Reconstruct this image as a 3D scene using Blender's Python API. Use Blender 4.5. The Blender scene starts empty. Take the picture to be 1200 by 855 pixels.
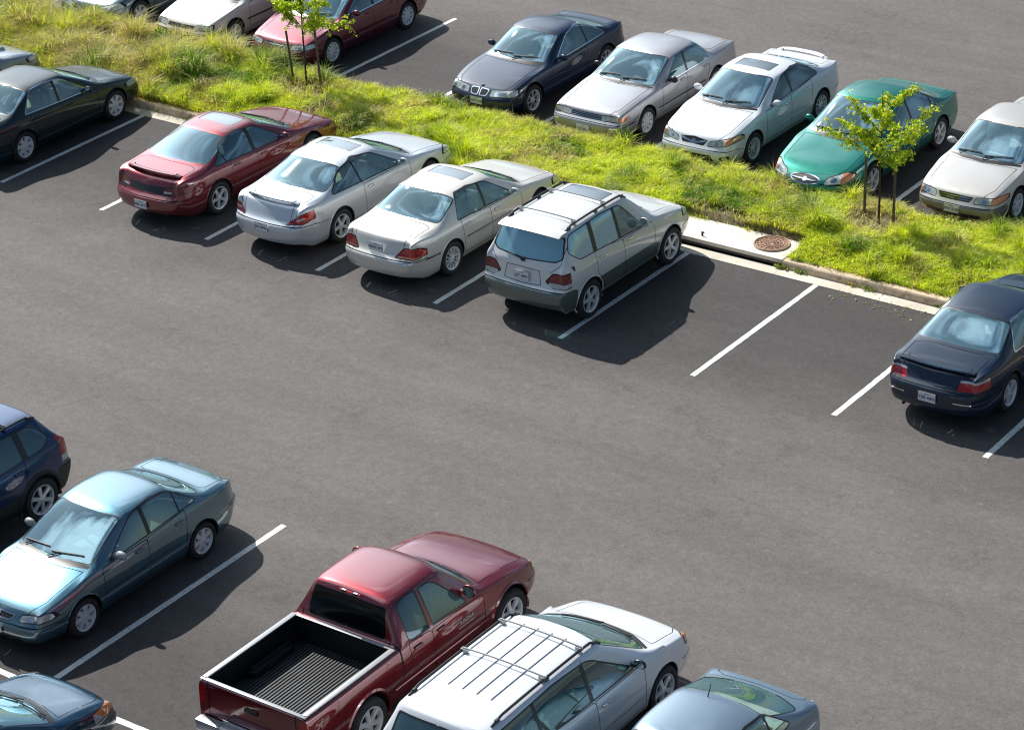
import bpy, bmesh, math, random
import numpy as np
from mathutils import Vector, Matrix, geometry
from mathutils.bvhtree import BVHTree
R = math.radians
random.seed(7); np.random.seed(7)
scene = bpy.context.scene
COL = scene.collection

# ------------------------------------------------------------------ materials
def new_mat(name):
    m = bpy.data.materials.new(name); m.use_nodes = True
    nt = m.node_tree
    return m, nt, nt.nodes['Principled BSDF'], nt.nodes['Material Output']
def simple(name, rgb, rough=.5, metal=0., spec=.5, coat=0., noise=0., nscale=20.):
    m, nt, b, o = new_mat(name)
    b.inputs['Base Color'].default_value = (*rgb, 1)
    b.inputs['Roughness'].default_value = rough
    b.inputs['Metallic'].default_value = metal
    b.inputs['Specular IOR Level'].default_value = spec
    b.inputs['Coat Weight'].default_value = coat
    b.inputs['Coat Roughness'].default_value = .04
    if noise:
        tc = nt.nodes.new('ShaderNodeTexCoord'); n = nt.nodes.new('ShaderNodeTexNoise')
        n.inputs['Scale'].default_value = nscale; n.inputs['Detail'].default_value = 6
        nt.links.new(tc.outputs['Object'], n.inputs['Vector'])
        mr = nt.nodes.new('ShaderNodeMapRange'); mr.inputs[3].default_value = 1-noise; mr.inputs[4].default_value = 1+noise
        mr.inputs[1].default_value = .3; mr.inputs[2].default_value = .7
        nt.links.new(n.outputs['Fac'], mr.inputs[0])
        mx = nt.nodes.new('ShaderNodeMixRGB'); mx.blend_type = 'MULTIPLY'; mx.inputs[0].default_value = 1
        mx.inputs[1].default_value = (*rgb, 1)
        nt.links.new(mr.outputs[0], mx.inputs[2]); nt.links.new(mx.outputs[0], b.inputs['Base Color'])
    return m
def paint(name, rgb, metal=.35, rough=.32, coat=1.0, dust=.24, ior=1.7):
    """car paint: metallic flake base under a clear coat, with a film of dust low on the body"""
    m, nt, b, o = new_mat(name)
    b.inputs['Metallic'].default_value = metal
    b.inputs['Coat Weight'].default_value = coat
    b.inputs['Coat Roughness'].default_value = .035
    b.inputs['Coat IOR'].default_value = ior
    b.inputs['Specular IOR Level'].default_value = .25
    tc = nt.nodes.new('ShaderNodeTexCoord'); n = nt.nodes.new('ShaderNodeTexNoise')
    n.inputs['Scale'].default_value = 2.2; n.inputs['Detail'].default_value = 7; n.inputs['Roughness'].default_value = .65
    nt.links.new(tc.outputs['Object'], n.inputs['Vector'])
    sp = nt.nodes.new('ShaderNodeSeparateXYZ'); nt.links.new(tc.outputs['Object'], sp.inputs[0])
    mr = nt.nodes.new('ShaderNodeMapRange'); mr.inputs[1].default_value = .75; mr.inputs[2].default_value = .15
    mr.inputs[3].default_value = 0; mr.inputs[4].default_value = dust
    nt.links.new(sp.outputs['Z'], mr.inputs[0])
    ml = nt.nodes.new('ShaderNodeMath'); ml.operation = 'MULTIPLY'
    nt.links.new(mr.outputs[0], ml.inputs[0]); nt.links.new(n.outputs['Fac'], ml.inputs[1])
    mx = nt.nodes.new('ShaderNodeMixRGB'); mx.inputs[1].default_value = (*rgb, 1); mx.inputs[2].default_value = (.20, .175, .15, 1)
    nt.links.new(ml.outputs[0], mx.inputs[0]); nt.links.new(mx.outputs[0], b.inputs['Base Color'])
    n3 = nt.nodes.new('ShaderNodeTexNoise'); n3.inputs['Scale'].default_value = 9; n3.inputs['Detail'].default_value = 8; n3.inputs['Roughness'].default_value = .7; nt.links.new(tc.outputs['Object'], n3.inputs['Vector'])
    r3 = nt.nodes.new('ShaderNodeMapRange'); r3.inputs[1].default_value = .42; r3.inputs[2].default_value = .68; r3.inputs[3].default_value = .02; r3.inputs[4].default_value = .13; nt.links.new(n3.outputs['Fac'], r3.inputs[0]); nt.links.new(r3.outputs[0], b.inputs['Coat Roughness'])
    r2 = nt.nodes.new('ShaderNodeMapRange'); r2.inputs[3].default_value = rough-.06; r2.inputs[4].default_value = rough+.1
    nt.links.new(n.outputs['Fac'], r2.inputs[0]); nt.links.new(r2.outputs[0], b.inputs['Roughness'])
    return m
def glass_mat(name, tint, refl=.25, film=.05, ior=1.55):
    """window glass: tinted see-through plus Fresnel mirror"""
    m, nt, b, o = new_mat(name); nt.nodes.remove(b)
    tr = nt.nodes.new('ShaderNodeBsdfTransparent'); tr.inputs[0].default_value = (*tint, 1)
    gl = nt.nodes.new('ShaderNodeBsdfGlossy'); gl.inputs['Roughness'].default_value = .02
    gl.inputs[0].default_value = (.72, .93, 1, 1)
    fr = nt.nodes.new('ShaderNodeFresnel'); fr.inputs[0].default_value = ior
    mr = nt.nodes.new('ShaderNodeMapRange'); mr.inputs[3].default_value = refl; mr.inputs[4].default_value = 1.15
    mr.clamp = True
    nt.links.new(fr.outputs[0], mr.inputs[0])
    mx = nt.nodes.new('ShaderNodeMixShader')
    nt.links.new(mr.outputs[0], mx.inputs[0]); nt.links.new(tr.outputs[0], mx.inputs[1]); nt.links.new(gl.outputs[0], mx.inputs[2])
    # cyan diffuse film: bright sky sheen on the glass put into its colour
    df = nt.nodes.new('ShaderNodeBsdfDiffuse'); df.inputs[0].default_value = (.34, .76, .86, 1)
    m2 = nt.nodes.new('ShaderNodeMixShader'); m2.inputs[0].default_value = film
    nt.links.new(mx.outputs[0], m2.inputs[1]); nt.links.new(df.outputs[0], m2.inputs[2])
    nt.links.new(m2.outputs[0], o.inputs[0])
    return m
def lens(name, rgb, dark, scale=38.):
    """lamp lens: clear coated plastic over a faceted reflector"""
    m, nt, b, o = new_mat(name)
    tc = nt.nodes.new('ShaderNodeTexCoord'); v = nt.nodes.new('ShaderNodeTexVoronoi'); v.inputs['Scale'].default_value = scale
    nt.links.new(tc.outputs['Object'], v.inputs['Vector'])
    mr = nt.nodes.new('ShaderNodeMapRange'); mr.inputs[1].default_value = 0; mr.inputs[2].default_value = .6
    nt.links.new(v.outputs['Distance'], mr.inputs[0])
    mx = nt.nodes.new('ShaderNodeMixRGB'); mx.inputs[1].default_value = (*rgb, 1); mx.inputs[2].default_value = (*dark, 1)
    nt.links.new(mr.outputs[0], mx.inputs[0]); nt.links.new(mx.outputs[0], b.inputs['Base Color'])
    b.inputs['Roughness'].default_value = .12; b.inputs['Metallic'].default_value = .15
    b.inputs['Coat Weight'].default_value = 1; b.inputs['Coat Roughness'].default_value = .02
    return m
M = dict(
    seam=simple('panel gap', (.012,.012,.013), .8), rubber=simple('black rubber', (.02,.021,.023), .55, noise=.3),
    tyre=simple('tyre rubber', (.022,.022,.024), .75, noise=.35, nscale=9), well=simple('wheel well', (.012,.012,.012), .95),
    under=simple('underbody', (.015,.015,.016), .9), rimmetal=simple('alloy wheel', (.80,.82,.84), .38, .35, coat=.3),
    cover=simple('wheel cover plastic', (.80,.81,.82), .42, .1), brake=simple('brake hub', (.022,.02,.02), .6, .5),
    chrome=simple('chrome', (.85,.86,.88), .08, 1.), blacktrim=simple('black trim', (.02,.02,.022), .35, coat=.3),
    grille=simple('grille', (.018,.018,.02), .45), redlens=lens('red lamp lens', (.72,.022,.022), (.40,.010,.012)),
    darkred=lens('dark red lamp lens', (.34,.012,.02), (.13,.005,.01)),
    orange=lens('amber lamp lens', (.90,.42,.18), (.75,.26,.10)), clear=lens('clear lamp lens', (.80,.83,.85), (.45,.50,.52), 16.),
    glass=glass_mat('window glass', (.60,.84,.78), .22, .06), dglass=glass_mat('dark tinted glass', (.10,.13,.14), .14),
    rglass=glass_mat('rear window glass', (.70,.90,.91), .52, .09), wglass=glass_mat('windscreen glass', (.70,.88,.90), .52, .08),
    black=simple('blackened rear glass', (.004,.004,.005), .12, spec=.25),
    sunroof=simple('sunroof glass', (.10,.13,.15), .05, coat=1., spec=1.),
    plate=simple('plate white', (.78,.80,.83), .35), ink=simple('plate ink', (.02,.03,.12), .5), silver=simple('silver plastic', (.40,.42,.43), .4, .1),
    dash=simple('dashboard', (.06,.058,.055), .7), white=simple('white sunshade', (.75,.77,.75), .4, noise=.2, nscale=6),
)
def fabric(name, rgb): return simple(name, rgb, .85, noise=.15, nscale=14)
FAB = dict(tan=fabric('tan seat leather', (.58,.48,.36)), grey=fabric('grey seat cloth', (.36,.38,.39)), cream=fabric('cream seat leather', (.78,.72,.62)), dark=fabric('dark seat cloth', (.06,.06,.065)))

# ------------------------------------------------------------------ objects
def link(name, me, parent=None, loc=None):
    o = bpy.data.objects.new(name, me); COL.objects.link(o)
    if parent is not None: o.parent = parent
    if loc is not None: o.location = loc
    return o
def empty(name, loc=(0,0,0), rz=0, parent=None):
    o = bpy.data.objects.new(name, None); COL.objects.link(o); o.location = loc; o.rotation_euler = (0,0,rz)
    o.empty_display_size = .2
    if parent is not None: o.parent = parent
    return o
def tag(o, label=None, cat=None, group=None, kind=None):
    if label: o['label'] = label
    if cat: o['category'] = cat
    if group: o['group'] = group
    if kind: o['kind'] = kind
    return o
def mesh(name, verts, faces, mat, parent=None, smooth=True, loc=None, normals=None):
    me = bpy.data.meshes.new(name); me.from_pydata([tuple(v) for v in verts], [], faces)
    me.materials.append(mat)
    if smooth: me.polygons.foreach_set('use_smooth', [True]*len(me.polygons))
    me.update()
    if normals is not None: me.normals_split_custom_set_from_vertices([tuple(n) for n in normals])
    return link(name, me, parent, loc)
def bmobj(name, bm, mat, parent=None, loc=None, smooth=False, bevel=0):
    if bevel:
        bmesh.ops.bevel(bm, geom=[e for e in bm.edges], offset=bevel, segments=2, affect='EDGES', profile=.5)
    bmesh.ops.recalc_face_normals(bm, faces=bm.faces)
    me = bpy.data.meshes.new(name); bm.to_mesh(me); bm.free(); me.materials.append(mat)
    if smooth:
        me.polygons.foreach_set('use_smooth', [True]*len(me.polygons))
        try: me.set_sharp_from_angle(angle=R(40))
        except Exception: pass
    return link(name, me, parent, loc)
def add_box(bm, c, d, rot=None):
    mt = Matrix.Translation(c) @ (rot.to_4x4() if rot is not None else Matrix.Identity(4)) @ Matrix.Diagonal((*d, 1))
    bmesh.ops.create_cube(bm, size=1, matrix=mt)
def add_tube(bm, pts, r, seg=8, closed=False, taper=None):
    pts = [Vector(p) for p in pts]; n = len(pts); rings = []
    for i, p in enumerate(pts):
        a = pts[(i-1) % n] if (i or closed) else p; b = pts[(i+1) % n] if (i < n-1 or closed) else p
        t = (b-a).normalized(); u = t.cross(Vector((0,0,1)))
        if u.length < .05: u = t.cross(Vector((1,0,0)))
        u.normalize(); v = t.cross(u); rr = r if taper is None else taper[i]
        rings.append([bm.verts.new(p+(u*math.cos(k*2*math.pi/seg)+v*math.sin(k*2*math.pi/seg))*rr) for k in range(seg)])
    for i in range(n if closed else n-1):
        A, B = rings[i], rings[(i+1) % n]
        for k in range(seg): bm.faces.new((A[k], A[(k+1) % seg], B[(k+1) % seg], B[k]))
    if not closed:
        bm.faces.new(rings[0][::-1]); bm.faces.new(rings[-1])
def add_lathe_x(bm, prof, seg=40, cap=False):
    """prof: list of (radius, x); axis along x"""
    rings = [[bm.verts.new((x, r*math.cos(2*math.pi*k/seg), r*math.sin(2*math.pi*k/seg))) for k in range(seg)] for r, x in prof]
    for A, B in zip(rings, rings[1:]):
        for k in range(seg): bm.faces.new((A[k], A[(k+1) % seg], B[(k+1) % seg], B[k]))
    if cap: bm.faces.new(rings[-1])

# ------------------------------------------------------------------ 2-D outlines
def rnd(poly, r=.05, n=4):
    out = []; N = len(poly)
    for i in range(N):
        p = poly[i]; rr = p[2] if len(p) > 2 else r
        P = np.array(p[:2], float); A = np.array(poly[i-1][:2], float); B = np.array(poly[(i+1) % N][:2], float)
        la = np.linalg.norm(A-P); lb = np.linalg.norm(B-P); rr = min(rr, la*.45, lb*.45)
        if rr <= 1e-4: out.append(tuple(P)); continue
        a = P+(A-P)/la*rr; b = P+(B-P)/lb*rr
        for k in range(n+1):
            t = k/n; out.append(tuple((1-t)**2*a+2*t*(1-t)*P+t*t*b))
    return out
def area(poly): return .5*sum(poly[i-1][0]*poly[i][1]-poly[i][0]*poly[i-1][1] for i in range(len(poly)))
def grow(poly, d):
    if area(poly) < 0: poly = poly[::-1]
    out = []; N = len(poly)
    for i in range(N):
        a = np.array(poly[i-1]); p = np.array(poly[i]); b = np.array(poly[(i+1) % N])
        e1 = p-a; e2 = b-p; l1 = np.linalg.norm(e1); l2 = np.linalg.norm(e2)
        if l1 < 1e-6 or l2 < 1e-6: continue
        n1 = np.array((e1[1], -e1[0]))/l1; n2 = np.array((e2[1], -e2[0]))/l2
        n = n1+n2; ln = np.linalg.norm(n)
        if ln < 1e-6: continue
        n /= ln; out.append(tuple(p+n*d/max(.5, float(n@n1))))
    return out
def strip(pts, w=.012, closed=True):
    out = []; N = len(pts)
    for i in range(N if closed else N-1):
        a = np.array(pts[i], float); b = np.array(pts[(i+1) % N], float); e = b-a; l = np.linalg.norm(e)
        if l < 1e-4: continue
        e /= l; n = np.array((-e[1], e[0]))*w/2; a = a-e*w*.3; b = b+e*w*.3
        out.append([tuple(a+n), tuple(b+n), tuple(b-n), tuple(a-n)])
    return out

# ------------------------------------------------------------------ car body shell
class Shell:
    """half body (x>=0) in (x, s, z); s runs from nose to tail; every face carries a region name"""
    def __init__(s, V, Nn, F):
        s.V = V; s.N = Nn; s.F = F; s.R = ['body']*len(F)
    def fnorm(s, f):
        a, b, c = (s.V[f[0]], s.V[f[1]], s.V[f[2]])
        n = np.cross(b-a, c-a) if len(f) == 3 else np.cross(s.V[f[2]]-s.V[f[0]], s.V[f[3]]-s.V[f[1]])
        l = np.linalg.norm(n); return n/l if l > 1e-12 else n*0
    def cut(s, view, outl, thr=.12, lim=None):
        """view: side (s,z) / top (x,s) / front (x,z) / rear (x,z). outl: [(region, polygon, only-over set or None)]"""
        ax = dict(side=(1,2), top=(0,1), front=(0,2), rear=(0,2))[view]
        d = dict(side=(1,0,0), top=(0,0,1), front=(0,-1,0), rear=(0,1,0))[view]; d = np.array(d, float)
        outl = [(n, p, (o[0] if o else None)) for n, p, *o in outl]
        outl = [(n, p if area(p) > 0 else p[::-1], o) for n, p, o in outl]
        xs = [q[0] for _, p, _ in outl for q in p]; ys = [q[1] for _, p, _ in outl for q in p]
        bb = (min(xs), min(ys), max(xs), max(ys)); sel = []
        for i, f in enumerate(s.F):
            P = s.V[list(f)][:, ax]
            if P[:,0].max() < bb[0] or P[:,0].min() > bb[2] or P[:,1].max() < bb[1] or P[:,1].min() > bb[3]: continue
            if lim and not lim(s.V[list(f)].mean(0)): continue
            if s.fnorm(f) @ d > thr: sel.append(i)
        if not sel: return
        boxes = [(min(q[0] for q in p), min(q[1] for q in p), max(q[0] for q in p), max(q[1] for q in p)) for _, p, _ in outl]
        bxa = np.array(boxes)
        def touch(f):
            P = s.V[list(f)][:, ax]; lo = P.min(0); hi = P.max(0)
            return bool(np.any((lo[0] <= bxa[:,2]) & (hi[0] >= bxa[:,0]) & (lo[1] <= bxa[:,3]) & (hi[1] >= bxa[:,1])))
        bv = BVHTree.FromPolygons([Vector(v) for v in s.V], [list(s.F[i]) for i in sel]); dv = Vector(d)
        def hidden(f):
            cpt = Vector(s.V[list(f)].mean(0)); h = bv.ray_cast(cpt+dv*.004, dv); return h[0] is not None
        sel = [i for i in sel if touch(s.F[i]) and not hidden(s.F[i])]
        if not sel: return
        vid = {}; vl = []
        for i in sel:
            for v in s.F[i]:
                if v not in vid: vid[v] = len(vl); vl.append(v)
        best = None; rg = random.Random(5)
        for attempt in range(4):
            j = 0 if attempt == 0 else 1.5e-4*attempt
            eps = (1e-6, 1e-5, 1e-7, 3e-5)[attempt % 4]
            res = s._try(sel, vid, vl, outl, ax, d, view, j, eps, rg)
            if best is None or res[0] < best[0]: best = res
            if res[0] < .12: break
        err, addV, addN, newF, newR, best_a = best
        if err > .3: print('CUT residual', view, round(err, 4), round(best_a, 5), len(sel))
        if addV: s.V = np.vstack([s.V, np.array(addV)]); s.N = np.vstack([s.N, np.array(addN)])
        for i, f in enumerate(newF):
            if s.fnorm(f) @ d < 0: newF[i] = f[::-1]
        ss = set(sel)
        s.F = [f for i, f in enumerate(s.F) if i not in ss]+newF
        s.R = [r for i, r in enumerate(s.R) if i not in ss]+newR
    def _try(s, sel, vid, vl, outl, ax, d, view, jit, eps, rg):
        co = [Vector((float(s.V[v][ax[0]]), float(s.V[v][ax[1]]))) for v in vl]
        faces = []; a_in = 0.; fa = []
        for i in sel:
            f = [vid[v] for v in (s.F[i][::-1] if view == 'rear' else s.F[i])]; faces.append(f)
            q = [(co[k][0], co[k][1]) for k in f]; A = area(q); a_in += A; fa.append(A)
        for _, p, _ in outl:
            k = len(co); co += [Vector((q[0]+rg.uniform(-jit, jit), q[1]+rg.uniform(-jit, jit))) for q in p]; faces.append(list(range(k, k+len(p))))
        ov, oe, of, orv, ore, orf = geometry.delaunay_2d_cdt(co, [], faces, 1, eps, True)
        nS = len(sel); newid = {}; addV = []; addN = []; nb = len(s.V); newF = []; newR = []; a_out = 0.
        tri2d = []
        def bary(f, P):
            tri = [(f[0],f[1],f[2])] + ([(f[0],f[2],f[3])] if len(f) == 4 else []); best = None
            for T in tri:
                A = s.V[list(T)][:, ax]; den = (A[1,1]-A[2,1])*(A[0,0]-A[2,0])+(A[2,0]-A[1,0])*(A[0,1]-A[2,1])
                if abs(den) < 1e-14: continue
                w0 = ((A[1,1]-A[2,1])*(P[0]-A[2,0])+(A[2,0]-A[1,0])*(P[1]-A[2,1]))/den
                w1 = ((A[2,1]-A[0,1])*(P[0]-A[2,0])+(A[0,0]-A[2,0])*(P[1]-A[2,1]))/den
                w = np.array((w0, w1, 1-w0-w1)); q = w.min()
                if best is None or q > best[0]: best = (q, T, w)
            return best
        # per new vertex: the covering face in which it lies best
        use = {}
        keepT = []
        for t, src in zip(of, orf):
            ms = [q for q in src if q < nS]
            if not ms: continue
            keepT.append((t, src, ms))
            for v in t: use.setdefault(v, set()).update(ms)
        bad = 0
        for v, ms in use.items():
            hit = [q for q in orv[v] if q < len(vl)]
            if hit: newid[v] = vl[hit[0]]; continue
            P = ov[v]; best = None
            for m in ms:
                b_ = bary(s.F[sel[m]], P)
                if b_ is not None and (best is None or b_[0] > best[0]): best = b_
            if best is None: bad += 1; newid[v] = s.F[sel[min(ms)]][0]; continue
            q, T, w = best
            if q < -.05: bad += 1
            w = np.clip(w, 0, 1); w = w/w.sum(); pos = w@s.V[list(T)]; nn = w@s.N[list(T)]
            newid[v] = nb+len(addV); addV.append(pos); addN.append(nn/max(1e-9, np.linalg.norm(nn)))
        cen = np.array([[sum(ov[v][0] for v in t)/3, sum(ov[v][1] for v in t)/3] for t, _, _ in keepT]) if keepT else np.zeros((0, 2))
        inside = []
        for _, p, _ in outl:
            a = np.array([q[:2] for q in p]); b_ = np.roll(a, -1, 0); r = np.zeros(len(cen), bool)
            cand = np.where((cen[:,0] >= a[:,0].min()) & (cen[:,0] <= a[:,0].max()) & (cen[:,1] >= a[:,1].min()) & (cen[:,1] <= a[:,1].max()))[0]
            if len(cand):
                cx = cen[cand, 0][:, None]; cy = cen[cand, 1][:, None]; dy = np.where(b_[:,1] == a[:,1], 1e-12, b_[:,1]-a[:,1])
                cr = ((a[:,1] > cy) != (b_[:,1] > cy)) & (cx < (b_[:,0]-a[:,0])*(cy-a[:,1])/dy+a[:,0]); r[cand] = (cr.sum(1) % 2) == 1
            inside.append(r)
        for ti, (t, src, ms) in enumerate(keepT):
            reg = s.R[sel[ms[0]]]
            for oi, (n, _, only) in enumerate(outl):
                if inside[oi][ti] and reg != 'VOID' and (only is None or reg in only): reg = n
            q2 = [(ov[v][0], ov[v][1]) for v in t]; A = abs(area(q2)); a_out += A
            if len(ms) > 1: bad += .2
            ids = [newid[v] for v in t]
            if len(set(ids)) < 3: continue
            newF.append(ids); newR.append(reg)
        return (abs(a_out-a_in)+bad*.01, addV, addN, newF, newR, a_out-a_in)

def lerp(a, b, t): return a+(b-a)*t
def build_shell(c):
    w = c['W']/2; L = c['L']; H = c['H']; zs = c['zs']; hr = c['hr']
    # station: s_low, s_top, zb, zt, wf, gx (x of idx6), edge drop at idx6, curve
    sc, sw, sr, sb = c['sc'], c['sw'], c['sr'], c['sb']; zc, zd = c['zc'], c['zd']
    zbF, zbR, zf, ztl = c['zbF'], c['zbR'], c['zf'], c['ztl']; e = .065
    cw = w*c.get('cwf', .83); bw = w*c.get('bwf', .84); cv = c.get('cv', .12); bc = c.get('bc', .10)
    smid = (sw+sr)/2; wfr = c.get('wfront', .86); wre = c.get('wrear', .86)
    st = [(.11, .13, zf-.05, zf, wfr, w*wfr*.82, .012, .05),
          (.36, .36, lerp(zf, zbF, .25)-.02, lerp(zf, zc, .32), wfr+(1-wfr)*.72, w*.80, .015, .02),
          (c['fo']-.05, c['fo']-.05, lerp(zf, zbF, .68), lerp(zf, zc, .78), .995, w*.80, .018, .0),
          (sc-.12, sc-.10, zbF-.01, zc-.012, 1, cw*.98, .025, cv*.8),
          (sc+.08, sc+.03, zbF, zc+.02, 1, cw, .035, cv),
          (lerp(sc, sw, .55)+.05, lerp(sc, sw, .5), zbF+.004, lerp(zc, H-.03, .54), 1, lerp(cw, hr, .52), .05, cv*.8),
          (sw+.0, sw, lerp(zbF, zbR, .3), H-.035, 1, hr, e, .07),
          (sw+.18, sw+.14, lerp(zbF, zbR, .4), H-.012, 1, hr+.005, e, .03),
          (smid, smid, lerp(zbF, zbR, .6), H, 1, hr+.01, e, 0),
          (sr-.12, sr-.12, lerp(zbF, zbR, .8), H-.022, 1, hr, e, -.02),
          (lerp(sr, sb, .2), sr+.02, lerp(zbF, zbR, .9), H-.05, 1, hr-.01, e, -.05),
          (lerp(sr, sb, .6), lerp(sr, sb, .5), zbR, lerp(H-.05, zd, .48), 1, lerp(hr, bw, .5), .05, -bc*.8),
          (sb, sb-.02, zbR, zd+.02, .998, bw, .03, -bc),
          (sb+.13, sb+.12, zbR-.005, zd, .995, bw*.99, .02, -bc*.6),
          (lerp(sb, L-.15, .6), lerp(sb, L-.15, .6), lerp(zbR, ztl, .6)-.01, lerp(zd, ztl, .35), .97, w*.78, .016, 0),
          (L-.28, L-.30, ztl-.02, ztl-.0, wre+(1-wre)*.58, w*.76, .018, -.02),
          (L-.12, L-.15, ztl-.08, ztl-.035, wre, w*wre*.82, .018, -.06)]
    if 'stations' in c: st = c['stations'](c, st)
    xf = c.get('xf', (.90, .975, 1.0, .985, .93)); zmid = c.get('zmid', .52)
    rings = []; nst = len(st)
    for ki, (sl, stp, zb, zt, wf, gx, ed, cvv) in enumerate(st):
        ww = w*wf; ring = []
        zz = [zs, zs+.10, zmid, zb-c.get('shd', .10), zb]
        if ki < 2: fz = c.get('fbz', .50); zz = [zs+.04*(2-ki)*.6, zs+.12, fz-.035, max(fz+.035, zb-c.get('shd', .10)-.06), zb]
        if ki > nst-3: up = c.get('tuck', .12); q = 1 if ki == nst-1 else .6; rz = c.get('rbz', .56); zz = [zs+up*q, zs+.10+up*q, rz-.035, (rz+.045 if rz > .4 else zb-.1), zb]
        for i in range(5): ring.append((ww*xf[i], sl, zz[i]))
        x4 = ww*xf[4]
        gx = min(gx, x4*.93)
        ring.append((lerp(x4, gx, .5)+(.012 if zt-zb > .25 else .006), lerp(sl, stp+cvv, .5), lerp(zb, zt-ed, .5)))
        ring.append((gx, stp+cvv, zt-ed))
        ring.append((gx*.72, stp+cvv*.45, zt-ed*.22))
        ring.append((0, stp, zt))
        rings.append(ring)
    verts = []; faces = []; idx = {}
    def V(p):
        k = (round(p[0], 6), round(p[1], 6), round(p[2], 6))
        if k not in idx: idx[k] = len(verts); verts.append(p)
        return idx[k]
    def quad(a, b, cc, d):
        f = [V(a), V(b), V(cc), V(d)]
        if len(set(f)) >= 3:
            g = []; [g.append(q) for q in f if q not in g]
            faces.append(g)
            mf = [V((-verts[q][0], verts[q][1], verts[q][2])) for q in g][::-1]
            faces.append(mf)
    for k in range(len(rings)-1):
        A, B = rings[k], rings[k+1]
        for i in range(8): quad(A[i], B[i], B[i+1], A[i+1])
    caps = []
    for end in (0, 1):
        Rg = rings[0] if end == 0 else rings[-1]; sgn = -1 if end == 0 else 1
        bulge = c.get('fbulge', .13) if end == 0 else c.get('rbulge', .11)
        prot = c.get('fprot', (.0, .055, .055, .0, 0)) if end == 0 else c.get('rprot', (.02, .075, .095, .0, 0))
        G = []
        for i in range(5):
            row = []
            for j in range(5):
                fr = Rg[4+j][0]/Rg[4][0]; z = Rg[i][2]+(Rg[4+j][2]-Rg[4][2])*(i/4)**2
                base = Rg[i][1]+(Rg[4+j][1]-Rg[4][1])*(i/4)**2
                x = Rg[i][0]*fr
                if j == 0 and i < 4: p = Rg[i]
                elif i == 4: p = Rg[4+j]
                else: p = (x, base+sgn*(bulge*(1-fr**2.2)*(1-.35*(i/4)**3)+prot[i]*min(1, (1-fr)*5+.4)), z)
                if i == 4 and j > 0: p = (p[0], p[1], p[2])
                row.append(p)
            G.append(row)
        caps.append(G)
        for i in range(4):
            for j in range(4):
                q = (G[i][j], G[i+1][j], G[i+1][j+1], G[i][j+1])
                quad(*(q if end == 0 else q[::-1]))
    # soften top row towards bulge: move ring top verts of the end stations outwards
    me = bpy.data.meshes.new('cage')
    # front/back orientation: (x, s, z) is left handed against (x, y, z); handle through normals later
    me.from_pydata(verts, [], faces); me.update()
    cre = {}
    def ck(p, q, v):
        for sx_ in (1, -1):
            a_, b_ = idx.get((round(p[0]*sx_, 6), round(p[1], 6), round(p[2], 6))), idx.get((round(q[0]*sx_, 6), round(q[1], 6), round(q[2], 6)))
            if a_ is not None and b_ is not None: cre[(min(a_, b_), max(a_, b_))] = v
    for k in range(len(rings)-1):
        for i, v in ((4, .38), (6, .42), (3, .10)): ck(rings[k][i], rings[k+1][i], v)
        if k == 0 or k == len(rings)-2:
            for i in (2, 3): ck(rings[k][i], rings[k+1][i], .55)
    for G_ in caps:
        for i, v in ((2, .6), (3, .45), (4, .35)):
            for j in range(4): ck(G_[i][j], G_[i][j+1], v)
    for k in c.get('hard', ()):
        for i in range(4, 8): ck(rings[k][i], rings[k][i+1], .55)
    at = me.attributes.new('crease_edge', 'FLOAT', 'EDGE')
    for e_ in me.edges:
        a_, b_ = e_.vertices; v = cre.get((min(a_, b_), max(a_, b_)))
        if v: at.data[e_.index].value = v
    o = bpy.data.objects.new('cage', me); COL.objects.link(o)
    md = o.modifiers.new('s', 'SUBSURF'); md.levels = c.get('lev', 2); md.render_levels = md.levels
    dg = bpy.context.evaluated_depsgraph_get(); dg.update(); ev = o.evaluated_get(dg); em = ev.to_mesh()
    VV = np.array([v.co[:] for v in em.vertices]); FF = [tuple(p.vertices) for p in em.polygons]
    NN = np.array([v.normal[:] for v in em.vertices]); ev.to_mesh_clear()
    bpy.data.objects.remove(o); bpy.data.meshes.remove(me)
    sh = Shell(VV, NN, FF)
    # orientation check: roof face normal must be up
    top = max(range(len(FF)), key=lambda i: VV[list(FF[i])][:,2].mean())
    if sh.fnorm(FF[top])[2] < 0: sh.F = [f[::-1] for f in FF]; sh.N = -NN
    sh.F = [f for f in sh.F if sh.V[list(f)][:,0].min() > -1e-5]; sh.R = ['body']*len(sh.F)
    return sh
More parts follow.
